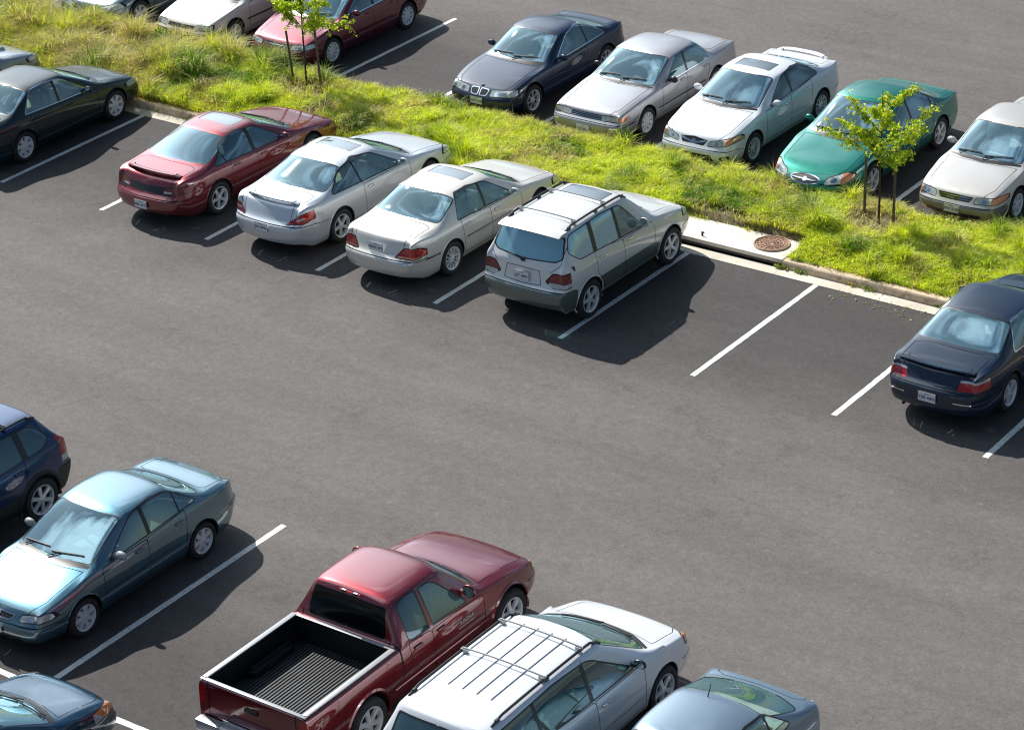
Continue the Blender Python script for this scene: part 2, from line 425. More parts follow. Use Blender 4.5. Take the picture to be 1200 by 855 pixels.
# ------------------------------------------------------------------ wheels
def rim_bm(r, kind, n):
    """wheel face; axis x, outside towards +x"""
    bm = bmesh.new(); rr = r*.66
    add_lathe_x(bm, [(rr*.97, -.07), (rr*.99, .0), (rr*1.04, .012), (rr*1.02, .02), (rr*.94, .012), (rr*.88, -.012), (rr*.86, -.05)], 40)
    add_lathe_x(bm, [(rr*.30, -.04), (rr*.27, .0), (rr*.16, .008), (.012, .010)], 20, True)
    for k in range(n):
        a0 = 2*math.pi*k/n
        offs = (0,) if kind != 'twin' else (-.13, .13)
        for o_ in offs:
            if kind == 'cover': wi, wo = rr*2.6/n, rr*2*math.pi/n*.42
            elif kind == 'thin': wi, wo = rr*.085, rr*.10
            elif kind == 'twin': wi, wo = rr*.10, rr*.09
            else: wi, wo = rr*.26, rr*.30
            a = a0+o_
            ca, sa = math.cos(a), math.sin(a)
            def P(rad, t, x): return bm.verts.new((x, ca*rad-sa*t, sa*rad+ca*t))
            r0 = rr*.20; r1 = rr*.52; r2 = rr*.93
            wm = wi*.5+wo*.5*.75
            sec = [(r0, wi/2, .004), (r1, wm/2, .000), (r2, wo/2, .004)]
            T = []; Bk = []
            for rad, hw, x in sec:
                T.append((P(rad, -hw, x), P(rad, hw, x))); Bk.append((P(rad, -hw*1.15, x-.035), P(rad, hw*1.15, x-.035)))
            for i in range(2):
                bm.faces.new((T[i][0], T[i+1][0], T[i+1][1], T[i][1]))
                bm.faces.new((T[i][0], Bk[i][0], Bk[i+1][0], T[i+1][0])); bm.faces.new((T[i][1], T[i+1][1], Bk[i+1][1], Bk[i][1]))
    return bm
def tyre_bm(r, tw):
    bm = bmesh.new(); h = tw/2
    add_lathe_x(bm, [(r*.67, h-.03), (r*.70, h-.012), (r*.80, h+.004), (r*.92, h-.004), (r*.975, h-.03), (r, h-.055), (r, h-.075), (r*.992, h-.078), (r*.992, h-.085), (r, h-.088),
                     (r, -h+.05), (r*.92, -h), (r*.67, -h+.03)], 44)
    return bm
_wh = {}
def wheel(parent, side, loc, c, part='wheel'):
    r = c['r']; tw = c.get('tw', .205); kind, n, mt = c['rim']
    key = (r, tw, kind, n, mt, side)
    if key not in _wh:
        ms = []
        for nm, f, mat in (('wheel', 'hub', M['brake']), ('tyre', 'tyre', M['tyre']), ('rim', 'rim', M[mt])):
            if f == 'hub':
                bm = bmesh.new(); add_lathe_x(bm, [(r*.60, -.06), (r*.60, tw/2-.075), (r*.05, tw/2-.07)], 28, True)
            elif f == 'tyre': bm = tyre_bm(r, tw)
            else:
                bm = rim_bm(r, kind, n); bmesh.ops.translate(bm, verts=bm.verts, vec=(tw/2-.022, 0, 0))
            if side < 0: bmesh.ops.scale(bm, verts=bm.verts, vec=(-1, 1, 1))
            bmesh.ops.rotate(bm, verts=bm.verts, cent=(0,0,0), matrix=Matrix.Rotation(random.uniform(0, 6), 3, 'X'))
            bmesh.ops.recalc_face_normals(bm, faces=bm.faces)
            me = bpy.data.meshes.new(nm); bm.to_mesh(me); bm.free(); me.materials.append(mat)
            me.polygons.foreach_set('use_smooth', [True]*len(me.polygons)); me.set_sharp_from_angle(angle=R(35))
            ms.append(me)
        _wh[key] = ms
    a, b, d = _wh[key]
    w = link('wheel', a, parent, loc); link('tyre', b, w); link('rim', d, w)
    return w

# ------------------------------------------------------------------ car
PARTS = dict(  # region: (part name, material key or None for paint, parent region, one object per side)
    body=('body', None, None, 0), hood=('hood', None, None, 0), trunk_lid=('trunk_lid', None, None, 0), tailgate=('tailgate', None, None, 0),
    door1=('door', None, None, 1), door2=('door', None, None, 1), front_bumper=('front_bumper', None, None, 0), rear_bumper=('rear_bumper', None, None, 0),
    seam=('panel_gap', 'seam', None, 0), window_trim=('window_trim', 'blacktrim', None, 1), glass1=('side_window', 'glass', None, 1), glass2=('side_window', 'glass', None, 1), glass3=('side_window', 'glass', None, 1),
    windshield=('windshield', 'wglass', None, 0), wtrim=('windshield_seal', 'blacktrim', None, 0), rear_window=('rear_window', 'rglass', None, 0),
    headlight=('headlight', 'clear', None, 1), turn_signal=('turn_signal', 'orange', 'headlight', 1), tail_light=('tail_light', 'redlens', None, 1),
    reverse_light=('reverse_light', 'clear', 'tail_light', 1), tail_turn=('turn_signal', 'orange', 'tail_light', 1), grille=('grille', 'grille', None, 0), grille_bar=('grille_bar', 'chrome', None, 0),
    intake=('air_intake', 'grille', None, 0), fog_light=('fog_light', 'clear', None, 1), sunroof=('sunroof', 'sunroof', None, 0), cladding=('lower_cladding', 'blacktrim', None, 1),
    moulding=('side_moulding', 'blacktrim', None, 1), plate_recess=('plate_recess', 'blacktrim', None, 0), fuel=('fuel_cap', None, None, 0), chrome=('chrome_strip', 'chrome', None, 0), cowl=('cowl_panel', 'blacktrim', None, 0), badge=('badge', 'chrome', None, 0),
    lamp_inner=('reflector', 'chrome', 'headlight', 1), decal=('decal', 'silver', None, 1), rail=('bed_rail', 'silver', None, 0), vent=('hood_scoop', 'grille', None, 0), bed=('bed_side', None, None, 1), pillar=('window_pillar', 'blacktrim', None, 1), rtrim=('rear_window_seal', 'blacktrim', None, 0))
OPQ = dict(glass1=1)

def std_side(c):
    """doors, side glass, arches as (s, z) outlines"""
    sc, sw, sr, sb = c['sc'], c['sw'], c['sr'], c['sb']; H = c['H']; zF, zR = c['zbF']+.015, c['zbR']+.018
    cv = c.get('cv', .12)
    d = c.get('dlo') or [(sc+cv+.27, zF, .05), (sw+.20, H-.095, .10), (lerp(sw, sr, .55), H-.075, .05), (sr+.02, H-.125, .10), (sb-.40, zR, .05)]
    d = rnd(d, .05)
    out = []
    trim = c.get('trim_w', .018)
    # door panels
    b = c['doors']   # list of s positions [front edge, B, (rear edge)]
    zlo = c['zs']+.10
    if c.get('clad'):
        z1 = c['clad']; out.append(('cladding', [(c['fo']-.1, c['zs']-.05), (c['fo']-.1, z1), (c['fo']+c['wb']+.1, z1+.02), (c['fo']+c['wb']+.1, c['zs']-.05)]))
    polys = []
    dp = [(b[0], zlo+.03), (b[0]+.03, zF-.03), (b[1]+.02, zF+.0), (b[1]-.02, zlo)]
    polys.append(('door1', rnd(dp, .05)))
    if len(b) > 2:
        ax = c['fo']+c['wb']; ra = c['r']+.09
        dp = [(b[1]-.02, zlo), (b[1]+.02, zF), (b[2], zR), (b[2]-.02, .78), (ax-ra*.92, c['r']+ra*.45), (ax-ra*1.02, zlo)]
        polys.append(('door2', rnd(dp, .05)))
    for n, p in polys: out.append((n, p, {'body'}))
    if c.get('clad'):
        out.append(('cladding', [(c['fo']-.1, c['zs']-.05), (c['fo']-.1, c['clad']), (c['fo']+c['wb']+.1, c['clad']+.02), (c['fo']+c['wb']+.1, c['zs']-.05)]))
    for n, p in polys:
        for q in strip(p, .011): out.append(('seam', q, {'body', 'door1', 'door2', 'cladding'}))
    if c.get('mould'):
        z0, t = c['mould']; ax = c['fo']+c['r']+.12; bx = c['fo']+c['wb']-c['r']-.12
        out.append(('moulding', [(ax, z0), (ax+.02, z0+t), (bx, z0+t+.02), (bx, z0+.02)]))
    # bumper gaps on the flank
    fb, rb = c.get('fbz', .50), c.get('rbz', .56)
    fs = [(-.3, 0), (-.3, fb), (.35, fb), (c['fo']-c['r']-.05, fb-.06), (c['fo']-c['r']-.05, 0)]
    rs = [(c['L']+.3, 0), (c['L']+.3, rb), (c['L']-.35, rb), (c['fo']+c['wb']+c['r']+.04, rb-.05), (c['fo']+c['wb']+c['r']+.04, 0)]
    out.append(('front_bumper', fs, {'body'})); out.append(('rear_bumper', rs, {'body'}))
    for p in (fs, rs):
        for q in strip(p[1:4], .011, False): out.append(('seam', q, {'body', 'front_bumper', 'rear_bumper'}))
    if c.get('bump_strip'):
        z0, t = c['bump_strip']
        out.append(('moulding', [(-.2, z0), (-.2, z0+t), (c['fo']-c['r']-.06, z0+t), (c['fo']-c['r']-.06, z0)]))
        out.append(('moulding', [(c['L']+.2, z0+.03), (c['L']+.2, z0+t+.03), (c['fo']+c['wb']+c['r']+.05, z0+t+.02), (c['fo']+c['wb']+c['r']+.05, z0+.02)]))
    # glass
    out.append(('window_trim', grow(d, trim))); out.append(('pillar', d))
    cuts = c.get('pillars', [(b[1]+.0, .05)])   # (s, half width, [lean])
    edges = [min(q[0] for q in d)-.1]
    bounds = []
    for q in cuts:
        s0, h = q[0], q[1]; ln = q[2] if len(q) > 2 else 0
        bounds.append((s0, h, ln))
    prev = None; k = 1
    allb = bounds+[(max(q[0] for q in d)+.2, 0, 0)]
    left = (min(q[0] for q in d)-.2, 0, 0)
    for nb in allb:
        # clip polygon d between slanted lines
        p = clip(d, left[0]+left[1], left[2], +1); p = clip(p, nb[0]-nb[1], nb[2], -1)
        if len(p) >= 3: out.append(('glass%d' % min(k, 3), p, {'pillar'})); k += 1
        left = nb
    if c.get('body_pillars'):
        for (s0, h, ln) in bounds:
            if h > .03: out.append(('body', [(s0-h+.02, zF+.02), (s0+h-.02, zF+.02), (s0+h-.02+ln*(H-zF-.1), H-.1), (s0-h+.02+ln*(H-zF-.1), H-.1)], {'window_trim', 'pillar'}))
    # seams up the pillars
    if len(b) > 1 and not c.get('body_pillars'): out += [('seam', q, {'body'}) for q in strip([(b[1]+.02, zF), (b[1]+.03, H-.09)], .01, False)]
    if c.get('fuel'):
        fs_, fz, fr = c['fuel']; ring = [(fs_+fr*math.cos(a), fz+fr*math.sin(a)) for a in np.linspace(0, 6.283, 17)[:-1]]
        out += [('seam', q, {'body'}) for q in strip(ring, .009)]
    return out, d
def clip(poly, s0, lean, sgn):
    z0 = .9; out = []
    f = lambda q: sgn*(q[0]-(s0+lean*(q[1]-z0)))
    N = len(poly)
    for i in range(N):
        a, b = poly[i-1], poly[i]; fa, fb = f(a), f(b)
        if (fa < 0) != (fb < 0):
            t = fa/(fa-fb); out.append((a[0]+(b[0]-a[0])*t, a[1]+(b[1]-a[1])*t))
        if fb >= 0: out.append(b)
    return out

def car(c):
    c = {**dict(L=4.75, W=1.8, H=1.42, wb=2.70, fo=.95, r=.32, zs=.19, zf=.70, zc=.93, sc=1.35, sw=2.08, sr=3.15, sb=3.85, zd=1.0, ztl=.97, zbF=.88, zbR=.94, hr=.60,
                rim=('cover', 7, 'cover'), doors=[1.42, 2.42, 3.30], seat='grey'), **c}
    if c.get('backlight', 'top') == 'top':      # cabin tuning shared by all sedans and coupes
        c['sc'] -= .18; c['hr'] += .035; c['zc'] -= .012
        if 'dlo' in c: c['dlo'] = [(c['dlo'][0][0]-.14, *c['dlo'][0][1:])]+c['dlo'][1:]
    L = c['L']; w = c['W']/2; pm = c['paint']; H = c['H']
    root = empty('parked_car', (0,0,0)) if 'name' not in c else empty(c['name'])
    sh = build_shell(c)
    X = lambda x, s, z: (x, L/2-s, z)
    # ---- arches first
    arcs = []
    for ax in (c['fo'], c['fo']+c['wb']):
        ra = c['r']+c.get('gap', .045); zc_ = c['r']+.01
        arcs.append(('VOID', [(ax+ra*math.cos(a), zc_+ra*math.sin(a)) for a in np.linspace(0, 2*math.pi, 33)[:-1]]))
        arcs.append(('VOID', [(ax-ra, zc_), (ax-ra*1.02, 0), (ax+ra*1.02, 0), (ax+ra, zc_)]))
    so, dlo = std_side(c)
    sideo = so+c.get('side', [])+arcs
    # ---- top
    sc, sw, sr, sb = c['sc'], c['sw'], c['sr'], c['sb']; cv = c.get('cv', .12); bc = c.get('bc', .10)
    cw = w*c.get('cwf', .83); bw = w*c.get('bwf', .84); hr = c['hr']
    top = []
    hw_ = c.get('hoodw', .74)*w
    hd = [(-.01, c.get('hood0', .10)), (hw_*.8, c.get('hood0', .10)+.03), (hw_, .38), (hw_*1.06, sc+.02), (hw_*.5, sc-.05), (-.01, sc-.07)]
    top.append(('hood', hd, {'body'}))
    for q in strip(hd[1:], .012, False): top.append(('seam', q, {'body', 'hood'}))
    # windscreen outline (x, s)
    def xat(s_): return None
    ws = c.get('ws') or [(-.01, sc+.055), (cw*.45, sc+.055+cv*.22), (cw-.035, sc+.06+cv*.95, .05), (hr-.03, sw+.055-.02, .06), (hr*.5, sw-.02), (-.01, sw-.035)]
    ws = [ws[0]]+rnd(ws, .04)[5:-5]+[ws[-1]] if False else _half(ws)
    cowl = [(-.01, sc-.06), (cw*.55, sc-.01), (cw*.98, sc+cv*.8), (cw-.01, sc+.03+cv), (cw*.45, sc+.05+cv*.25), (-.01, sc+.04)]
    top.append(('cowl', cowl, {'body'}))
    top.append(('wtrim', _gh(ws, .018), {'body', 'cowl'})); top.append(('windshield', ws, {'wtrim', 'body', 'cowl'}))
    rearwin = None
    if c.get('backlight', 'top') == 'top':
        bl = c.get('bl') or [(-.01, sr+.02), (hr*.5, sr+.015), (hr-.005, sr-.01, .06), (bw-.03, sb-.03-bc, .10), (bw*.5, sb-.045-bc*.25, .05), (-.01, sb-.045)]
        bl = _half(bl)
        top.append(('rtrim', _gh(bl, .018), {'body'})); top.append(('rear_window', bl, {'rtrim', 'body'}))
        if c.get('trunk', True):
            tw_ = w*.72; t0 = sb+.02
            td = [(-.01, t0+.01), (bw*.7, t0-.02), (tw_*1.03, t0+.05), (tw_, L-.05), (-.01, L)]
            top.append(('trunk_lid', td, {'body'})); top += [('seam', q, {'body', 'trunk_lid'}) for q in strip(td[:-1], .012, False)]
    if c.get('sunroof'):
        a, b_, ww = c['sunroof']; sr_ = _half([(-.01, a), (ww, a+.01, .04), (ww, b_, .04), (-.01, b_)])
        top.append(('seam', _gh(sr_, .015))); top.append(('sunroof', sr_))
    top += c.get('top', [])
    # ---- front and rear
    fr = [('front_bumper', [(-.01, 0), (w*1.1, 0), (w*1.1, c.get('fbz', .50)), (-.01, c.get('fbz', .50)+.01)], {'body'})]
    fr += [('seam', q, {'body', 'front_bumper'}) for q in strip([(-.01, c.get('fbz', .50)+.01), (w*1.1, c.get('fbz', .50))], .011, False)]
    fr += c.get('front', [])
    rb = c.get('rbz', .56)
    re = [('rear_bumper', [(-.01, 0), (w*1.1, 0), (w*1.1, rb), (-.01, rb+.01)], {'body'})]
    if c.get('trunk', True): re.append(('trunk_lid', [(-.01, rb), (w*.60, rb), (w*.62, c['ztl']+.1), (-.01, c['ztl']+.1)], {'body'}))
    re += [('seam', q, {'body', 'rear_bumper', 'trunk_lid'}) for q in strip([(-.01, rb+.01), (w*1.1, rb)], .013, False)]
    re += [('seam', q, {'body', 'trunk_lid'}) for q in strip([(w*.60, rb), (w*.62, c['ztl']+.02)], .011, False)] if c.get('trunk', True) else []
    re += c.get('rear', [])
    mid = L/2
    # surfaces lookups on the uncut shell
    def bvh(): return BVHTree.FromPolygons([Vector(v) for v in sh.V], [list(f) for f in sh.F])
    bv = bvh()
    def sx(s_, z):
        h = bv.ray_cast(Vector((3, s_, z)), Vector((-1, 0, 0))); return h[0].x if h[0] else w*.95
    def tz(x, s_):
        h = bv.ray_cast(Vector((max(abs(x), 1e-3), s_, 4)), Vector((0, 0, -1))); return h[0].z if h[0] else H
    def fs(x, z):
        h = bv.ray_cast(Vector((max(abs(x), 1e-3), -2, z)), Vector((0, 1, 0))); return h[0].y if h[0] else 0
    def rs(x, z):
        h = bv.ray_cast(Vector((max(abs(x), 1e-3), L+2, z)), Vector((0, -1, 0))); return h[0].y if h[0] else L
    c['sx'], c['tz'], c['fs'], c['rs'] = sx, tz, fs, rs
    sh.cut('side', sideo, .14)
    sh.cut('top', top, .2, lambda m: m[2] > c.get('toplim', .55))
    sh.cut('front', fr, .12, lambda m: m[1] < c.get('frontlim', .62))
    sh.cut('rear', re, .12, lambda m: m[1] > c.get('rearlim', (L-.55 if c.get('backlight', 'top') == 'top' else sr-.15)))
    # ---- objects per region
    regs = {}
    for f, r_ in zip(sh.F, sh.R): regs.setdefault(r_, []).append(f)
    objs = {}
    order = sorted(regs, key=lambda k: 1 if PARTS.get(k, (0,0,None))[2] else 0)
    for r_ in order:
        if r_ == 'VOID': continue
        nm, mk, par, lr = PARTS[r_]
        if r_ in c.get('over', {}): mk = c['over'][r_]
        mat = pm if mk is None else (M[mk] if isinstance(mk, str) else mk)
        used = sorted({v for f in regs[r_] for v in f}); mp = {v: i for i, v in enumerate(used)}
        V = sh.V[used]; Nn = sh.N[used]
        off = -.004 if 'glass' in r_ or r_ in ('windshield', 'rear_window', 'sunroof') else (.006 if r_ == 'moulding' else (-.006 if r_ in ('seam', 'grille', 'intake', 'vent') else 0))
        V = V+Nn*off
        def side(sg):
            vs = [(sg*v[0], L/2-v[1], v[2]) for v in V]; ns = [(sg*n[0], -n[1], n[2]) for n in Nn]
            fs_ = [tuple(mp[q] for q in (f[::-1] if sg > 0 else f)) for f in regs[r_]]
            return vs, ns, fs_
        if lr:
            for sg in (1, -1):
                vs, ns, fs_ = side(sg); par_o = objs.get((par, sg), root) if par else root
                objs[(r_, sg)] = mesh(nm, vs, fs_, mat, par_o, True, normals=ns)
        else:
            a, b_ = side(1), side(-1); k = len(a[0]); mv = {}; extra = []; exn = []
            for i_, v_ in enumerate(b_[0]):
                if abs(v_[0]) < 2e-4: mv[i_] = i_
                else: mv[i_] = k+len(extra); extra.append(v_); exn.append(b_[1][i_])
            o = mesh(nm, a[0]+extra, a[2]+[tuple(mv[q] for q in f) for f in b_[2]], mat, root, True, normals=a[1]+exn)
            objs[(r_, 0)] = o
    # ---- wheel wells and wheels
    for ax in (c['fo'], c['fo']+c['wb']):
        ra = c['r']+c.get('gap', .045); zc_ = c['r']+.01
        for sg in (1, -1):
            bm = bmesh.new(); rows = []
            for a in np.linspace(R(-38), R(218), 26):
                s_, z = ax+ra*math.cos(a), zc_+ra*math.sin(a); z = max(z, c['zs']-.01) if z < c['zs'] else z
                xo = sx(s_, max(z, c['zs']+.03))
                rows.append([bm.verts.new(X(sg*q, s_, z)) for q in (xo-.002, xo-.03, w-.34)])
            for A, B in zip(rows, rows[1:]):
                for k in range(2): bm.faces.new((A[k], B[k], B[k+1], A[k+1]))
            bm.faces.new([r_[2] for r_ in rows])
            bmobj('wheel_well', bm, M['well'], root)
            lipr = c.get('lip', .010)
            bm = bmesh.new(); pts = []
            for a in np.linspace(R(-16), R(196), 24):
                s_, z = ax+(ra+lipr*.6)*math.cos(a), zc_+(ra+lipr*.6)*math.sin(a); pts.append(X(sg*(sx(s_, z)-lipr*.35), s_, z))
            add_tube(bm, pts, lipr, 6)
            bmobj('wheel_arch', bm, c.get('lipmat', pm), root, smooth=True)
            wheel(root, sg, X(sg*(w-.115-c.get('inset', .0)), ax, c['r']), c)
    # ---- underbody
    bm = bmesh.new(); zz = c['zs']+.025
    P = [(w*.62, .16), (w*.80, c['fo']-.4), (w*.60, c['fo']-.38), (w*.60, c['fo']+.4), (w*.88, c['fo']+.42), (w*.88, c['fo']+c['wb']-.42), (w*.60, c['fo']+c['wb']-.4), (w*.60, c['fo']+c['wb']+.4), (w*.76, c['fo']+c['wb']+.42), (w*.60, L-.20)]
    vs = [bm.verts.new(X(x, s_, zz)) for x, s_ in P]; vm = [bm.verts.new(X(-x, s_, zz)) for x, s_ in P]
    for i in range(len(P)-1): bm.faces.new((vs[i], vs[i+1], vm[i+1], vm[i]))
    add_box(bm, X(0, c['fo'], .26), (w*1.2, .12, .10)); add_box(bm, X(0, c['fo']+c['wb'], .26), (w*1.3, .12, .12)); add_box(bm, X(.1, L/2, .20), (.12, L*.6, .08))
    bmobj('underbody', bm, M['under'], root)
    if c.get('exhaust', True):
        bm = bmesh.new(); x = c.get('exh_x', .45); add_tube(bm, [X(x, L-.6, .25), X(x, L-.09, .25)], .025, 10); bmobj('exhaust_pipe', bm, M['brake'], root, smooth=True)
    # ---- interior
    if c.get('interior', True): interior(c, root)
    # ---- mirrors
    ms = c.get('mirror', (sc+.58, c['zbF']+.07)); mm = M[c['mirmat']] if 'mirmat' in c else pm; msz = c.get('mirsize', (.20, .11, .135))
    for sg in (1, -1):
        bm = bmesh.new(); x0 = sx(ms[0]+.03, ms[1]-.03)
        bmesh.ops.create_uvsphere(bm, u_segments=18, v_segments=11, radius=.5, matrix=Matrix.Translation(X(sg*(x0+.125), ms[0], ms[1]+.015)) @ Matrix.Diagonal((msz[0], msz[1], msz[2], 1)))
        for v in bm.verts:    # flat back where the mirror glass sits
            if v.co.y < L/2-ms[0]-.02: v.co.y = L/2-ms[0]-.02
        add_box(bm, X(sg*(x0+.03), ms[0]+.0, ms[1]-.02), (.10, .05, .045))
        o = bmobj('side_mirror', bm, mm, root, smooth=True)
        bm = bmesh.new(); bmesh.ops.create_circle(bm, cap_ends=True, segments=14, radius=.5, matrix=Matrix.Translation(X(sg*(x0+.125), ms[0]+.023, ms[1]+.015)) @ Matrix.Rotation(R(90), 4, 'X') @ Matrix.Diagonal((msz[0]*.8, msz[2]*.8, 1, 1)))
        bmobj('mirror_glass', bm, M['chrome'], o)
    # ---- door handles
    for i in range(len(c['doors'])-1):
        hs = c['doors'][i+1]-.14 + (c.get('h2off', 0) if i else 0); hz = c.get('hz', lerp(c['zbF'], c['zbR'], .3+.5*i)-.10)
        for sg in (1, -1):
            x0 = sx(hs, hz); bm = bmesh.new()
            add_box(bm, X(sg*(x0+.012), hs-.03, hz), (.03, .17, .032)); ob = bmobj('door_handle', bm, M[c['hmat']] if 'hmat' in c else pm, objs.get(('door%d' % (i+1), sg), root), bevel=.008, smooth=True)
    # ---- wipers
    if c.get('wipers', True):
        for x0, x1 in ((-.52, .02), (.10, .60)):
            bm = bmesh.new(); pts = []
            for t in np.linspace(0, 1, 7):
                x = lerp(x0, x1, t); s_ = sc+.09+cv*(abs(x)/cw)**1.6*.9+.05*(1-t)+.02
                pts.append(X(x, s_, tz(x, s_)+.015))
            add_tube(bm, pts, .011, 5)
            s0 = sc+.02+cv*(abs(x1)/cw)**2; add_tube(bm, [X(x1*.9, s0, tz(x1*.9, s0)+.02), pts[4]], .009, 5)
            bmobj('wiper', bm, M['rubber'], root, smooth=True)
    if c.get('antenna'):
        x, s_, l, lean = c['antenna']; bm = bmesh.new(); z = tz(x, s_)-.01; add_tube(bm, [X(x, s_, z), X(x, s_+lean*l, z+l)], .006, 5, taper=[.009, .005]); bmobj('antenna', bm, M['rubber'], root)
    # ---- plates
    for where in ('fplate', 'rplate'):
        if where in c:
            z, txt = c[where]; f_ = where[0] == 'f'
            s_ = (fs(0, z)-.016) if f_ else (rs(0, z)+.016); px = c.get('plate_x', 0)
            lo = fs(0, z-.06) if f_ else rs(0, z-.06); hi = fs(0, z+.06) if f_ else rs(0, z+.06)
            tilt = math.atan2((hi-lo), .12) if f_ else -math.atan2((hi-lo), .12)
            tilt = max(-.5, min(.5, tilt)); s_ = min(lo, hi)-.016 if f_ else max(lo, hi)+.022
            bm = bmesh.new(); add_box(bm, (0,0,0), (.305, .008, .152)); po = bmobj('licence_plate', bm, M['plate'], root, bevel=.003)
            po.location = X(px, s_, z); po.rotation_euler = (tilt if False else 0, 0, 0 if not f_ else math.pi)
            ink(po, txt, .072, (0, -.0055, -.012)); ink(po, 'VIRGINIA', .022, (0, -.0055, .055))
            bm = bmesh.new(); add_tube(bm, [(-.155, 0, -.078), (.155, 0, -.078), (.155, 0, .078), (-.155, 0, .078)], .006, 4, True); bmobj('plate_frame', bm, M[c.get('pframe', 'silver')], po)
    if 'extra' in c: c['extra'](c, root, objs, X)
    return root
def ink(parent, txt, size, loc, rot=(R(90), 0, 0), mat=None, name='lettering'):
    cu = bpy.data.curves.new('t', 'FONT'); cu.body = txt; cu.size = size; cu.align_x = 'CENTER'; cu.align_y = 'CENTER'; cu.offset = size*.02
    o = bpy.data.objects.new('t', cu); COL.objects.link(o); dg = bpy.context.evaluated_depsgraph_get(); dg.update()
    me = bpy.data.meshes.new_from_object(o.evaluated_get(dg)); bpy.data.objects.remove(o); bpy.data.curves.remove(cu)
    me.materials.clear(); me.materials.append(mat or M['ink']); me.name = name
    r = link(name, me, parent, loc); r.rotation_euler = rot; return r
def _half(p, r=.05):
    """rounded outline for a half shape whose first and last points sit on the centre line"""
    full = [q for q in p]+[(-q[0]-.02, *q[1:]) for q in p[::-1]]
    full = rnd(full, r if r else .03)
    return [q if q[0] > -.01 else (max(q[0], -.01), q[1]) for q in _cliphalf(full)]
def _cliphalf(poly):
    out = []; N = len(poly)
    for i in range(N):
        a, b = poly[i-1], poly[i]; fa, fb = a[0]+.01, b[0]+.01
        if (fa < 0) != (fb < 0): t = fa/(fa-fb); out.append((-.01, a[1]+(b[1]-a[1])*t))
        if fb >= 0: out.append(b)
    return out
def _gh(poly, d):
    g = grow(poly, d); return [(max(q[0], -.01), q[1]) for q in g]

def interior(c, root):
    L = c['L']; w = c['W']/2; X = lambda x, s, z: (x, L/2-s, z); fab = FAB[c['seat']]; H = c['H']; z0 = c.get('floor', .32)
    sc, sw, sr = c['sc'], c['sw'], c['sr']; pick = c.get('pickup')
    end = c.get('cabend', min(c['sb']-.25, L-.35))
    bm = bmesh.new()
    add_box(bm, X(0, (sc+.25+end)/2, z0), (w*1.74, end-sc-.25, .04))
    for sg in (1, -1): add_box(bm, X(sg*(w*.89), (sc+.3+end)/2, (z0+c['zbF']-.04)/2), (.03, end-sc-.3, c['zbF']-z0-.08))
    bmobj('cabin_floor', bm, M['under'], root)
    bm = bmesh.new(); zd_ = c['zc']-.035; ds = sc+.16
    add_box(bm, X(0, ds+.16, zd_-.10), (w*1.62, .50, .16)); add_box(bm, X(0, ds+.30, zd_-.32), (.3, .4, .45))
    add_box(bm, X(-.37, ds+.38, zd_-.01), (.36, .12, .06))
    bmobj('dashboard', bm, M['dash'] if c['seat'] in ('grey','dark') else FAB[c['seat']], root, bevel=.03, smooth=True)
    # steering wheel (left hand drive)
    bm = bmesh.new(); ctr = Vector(X(-.37, sc+.82, .80+(c['zbF']-.88))); tilt = Matrix.Rotation(R(-65), 3, 'X')
    pts = [ctr+tilt @ Vector((.18*math.cos(a), .18*math.sin(a), 0)) for a in np.linspace(0, 2*math.pi, 21)[:-1]]
    add_tube(bm, pts, .014, 6, True); add_tube(bm, [pts[0], pts[10]], .016, 5); add_tube(bm, [ctr, pts[15]], .016, 5)
    bmobj('steering_wheel', bm, M['rubber'], root, smooth=True)
    def seat(x, s_, wd, name, rear=False):
        hb = c.get('seatz', H-1.42)
        bm = bmesh.new(); zb = .50+hb*.7
        add_box(bm, X(x, s_, zb), (wd, .50, .16)); 
        rot = Matrix.Rotation(R(17), 3, 'X')
        add_box(bm, Vector(X(x, s_+.28 if rear else s_+.30, zb+(.27 if rear else .32))), (wd*.96, .12, .46 if rear else .56), rot)
        xs = (x,) if not rear else (x-wd*.3, x+wd*.3)
        for q in xs:
            hs_ = s_+(.41 if not rear else .34); hz_ = zb+(.66 if not rear else .58); hz_ = min(hz_, c['tz'](abs(q)+.08, hs_+.06)-.13)
            add_box(bm, Vector(X(q, hs_, hz_)), (.25, .09, .15), rot)
        bmobj(name, bm, fab, root, bevel=.035, smooth=True)
    fs_ = sc+1.14 if not c.get('seat_s') else c['seat_s']
    for sg in (1, -1): seat(sg*.37, fs_, .50, 'front_seat')
    if not pick:
        rows = c.get('rows', [fs_+.80])
        for q in rows: seat(0, q, w*1.45, 'rear_seat', True)
        if c.get('backlight', 'top') == 'top':
            # headliner and parcel shelf
            bm = bmesh.new(); q = rows[-1]+.38
            add_box(bm, X(0, (q+c['sb']-.22)/2, c['zbR']-.06), (w*1.36, max(.15, c['sb']-.22-q), .03)); bmobj('parcel_shelf', bm, fab if c['seat'] != 'dark' else M['dash'], root)
    bm = bmesh.new(); add_box(bm, X(0, (sw+sr)/2+.03, H-.115), (c['hr']*1.5, max(.3, sr-sw-.30), .010)); bmobj('headliner', bm, FAB['cream' if c['seat'] in ('tan','cream') else 'grey'], root)
    bm = bmesh.new(); add_box(bm, X(0, sw+.02, H-.14), (.22, .03, .06)); bmobj('rear_view_mirror', bm, M['rubber'], root, bevel=.008)
    if c.get('shade'):
        pass

def place(root, x, y, facing, rz=0):
    root.location = (x, y, 0); root.rotation_euler = (0, 0, (0 if facing > 0 else math.pi)+R(rz)); return root
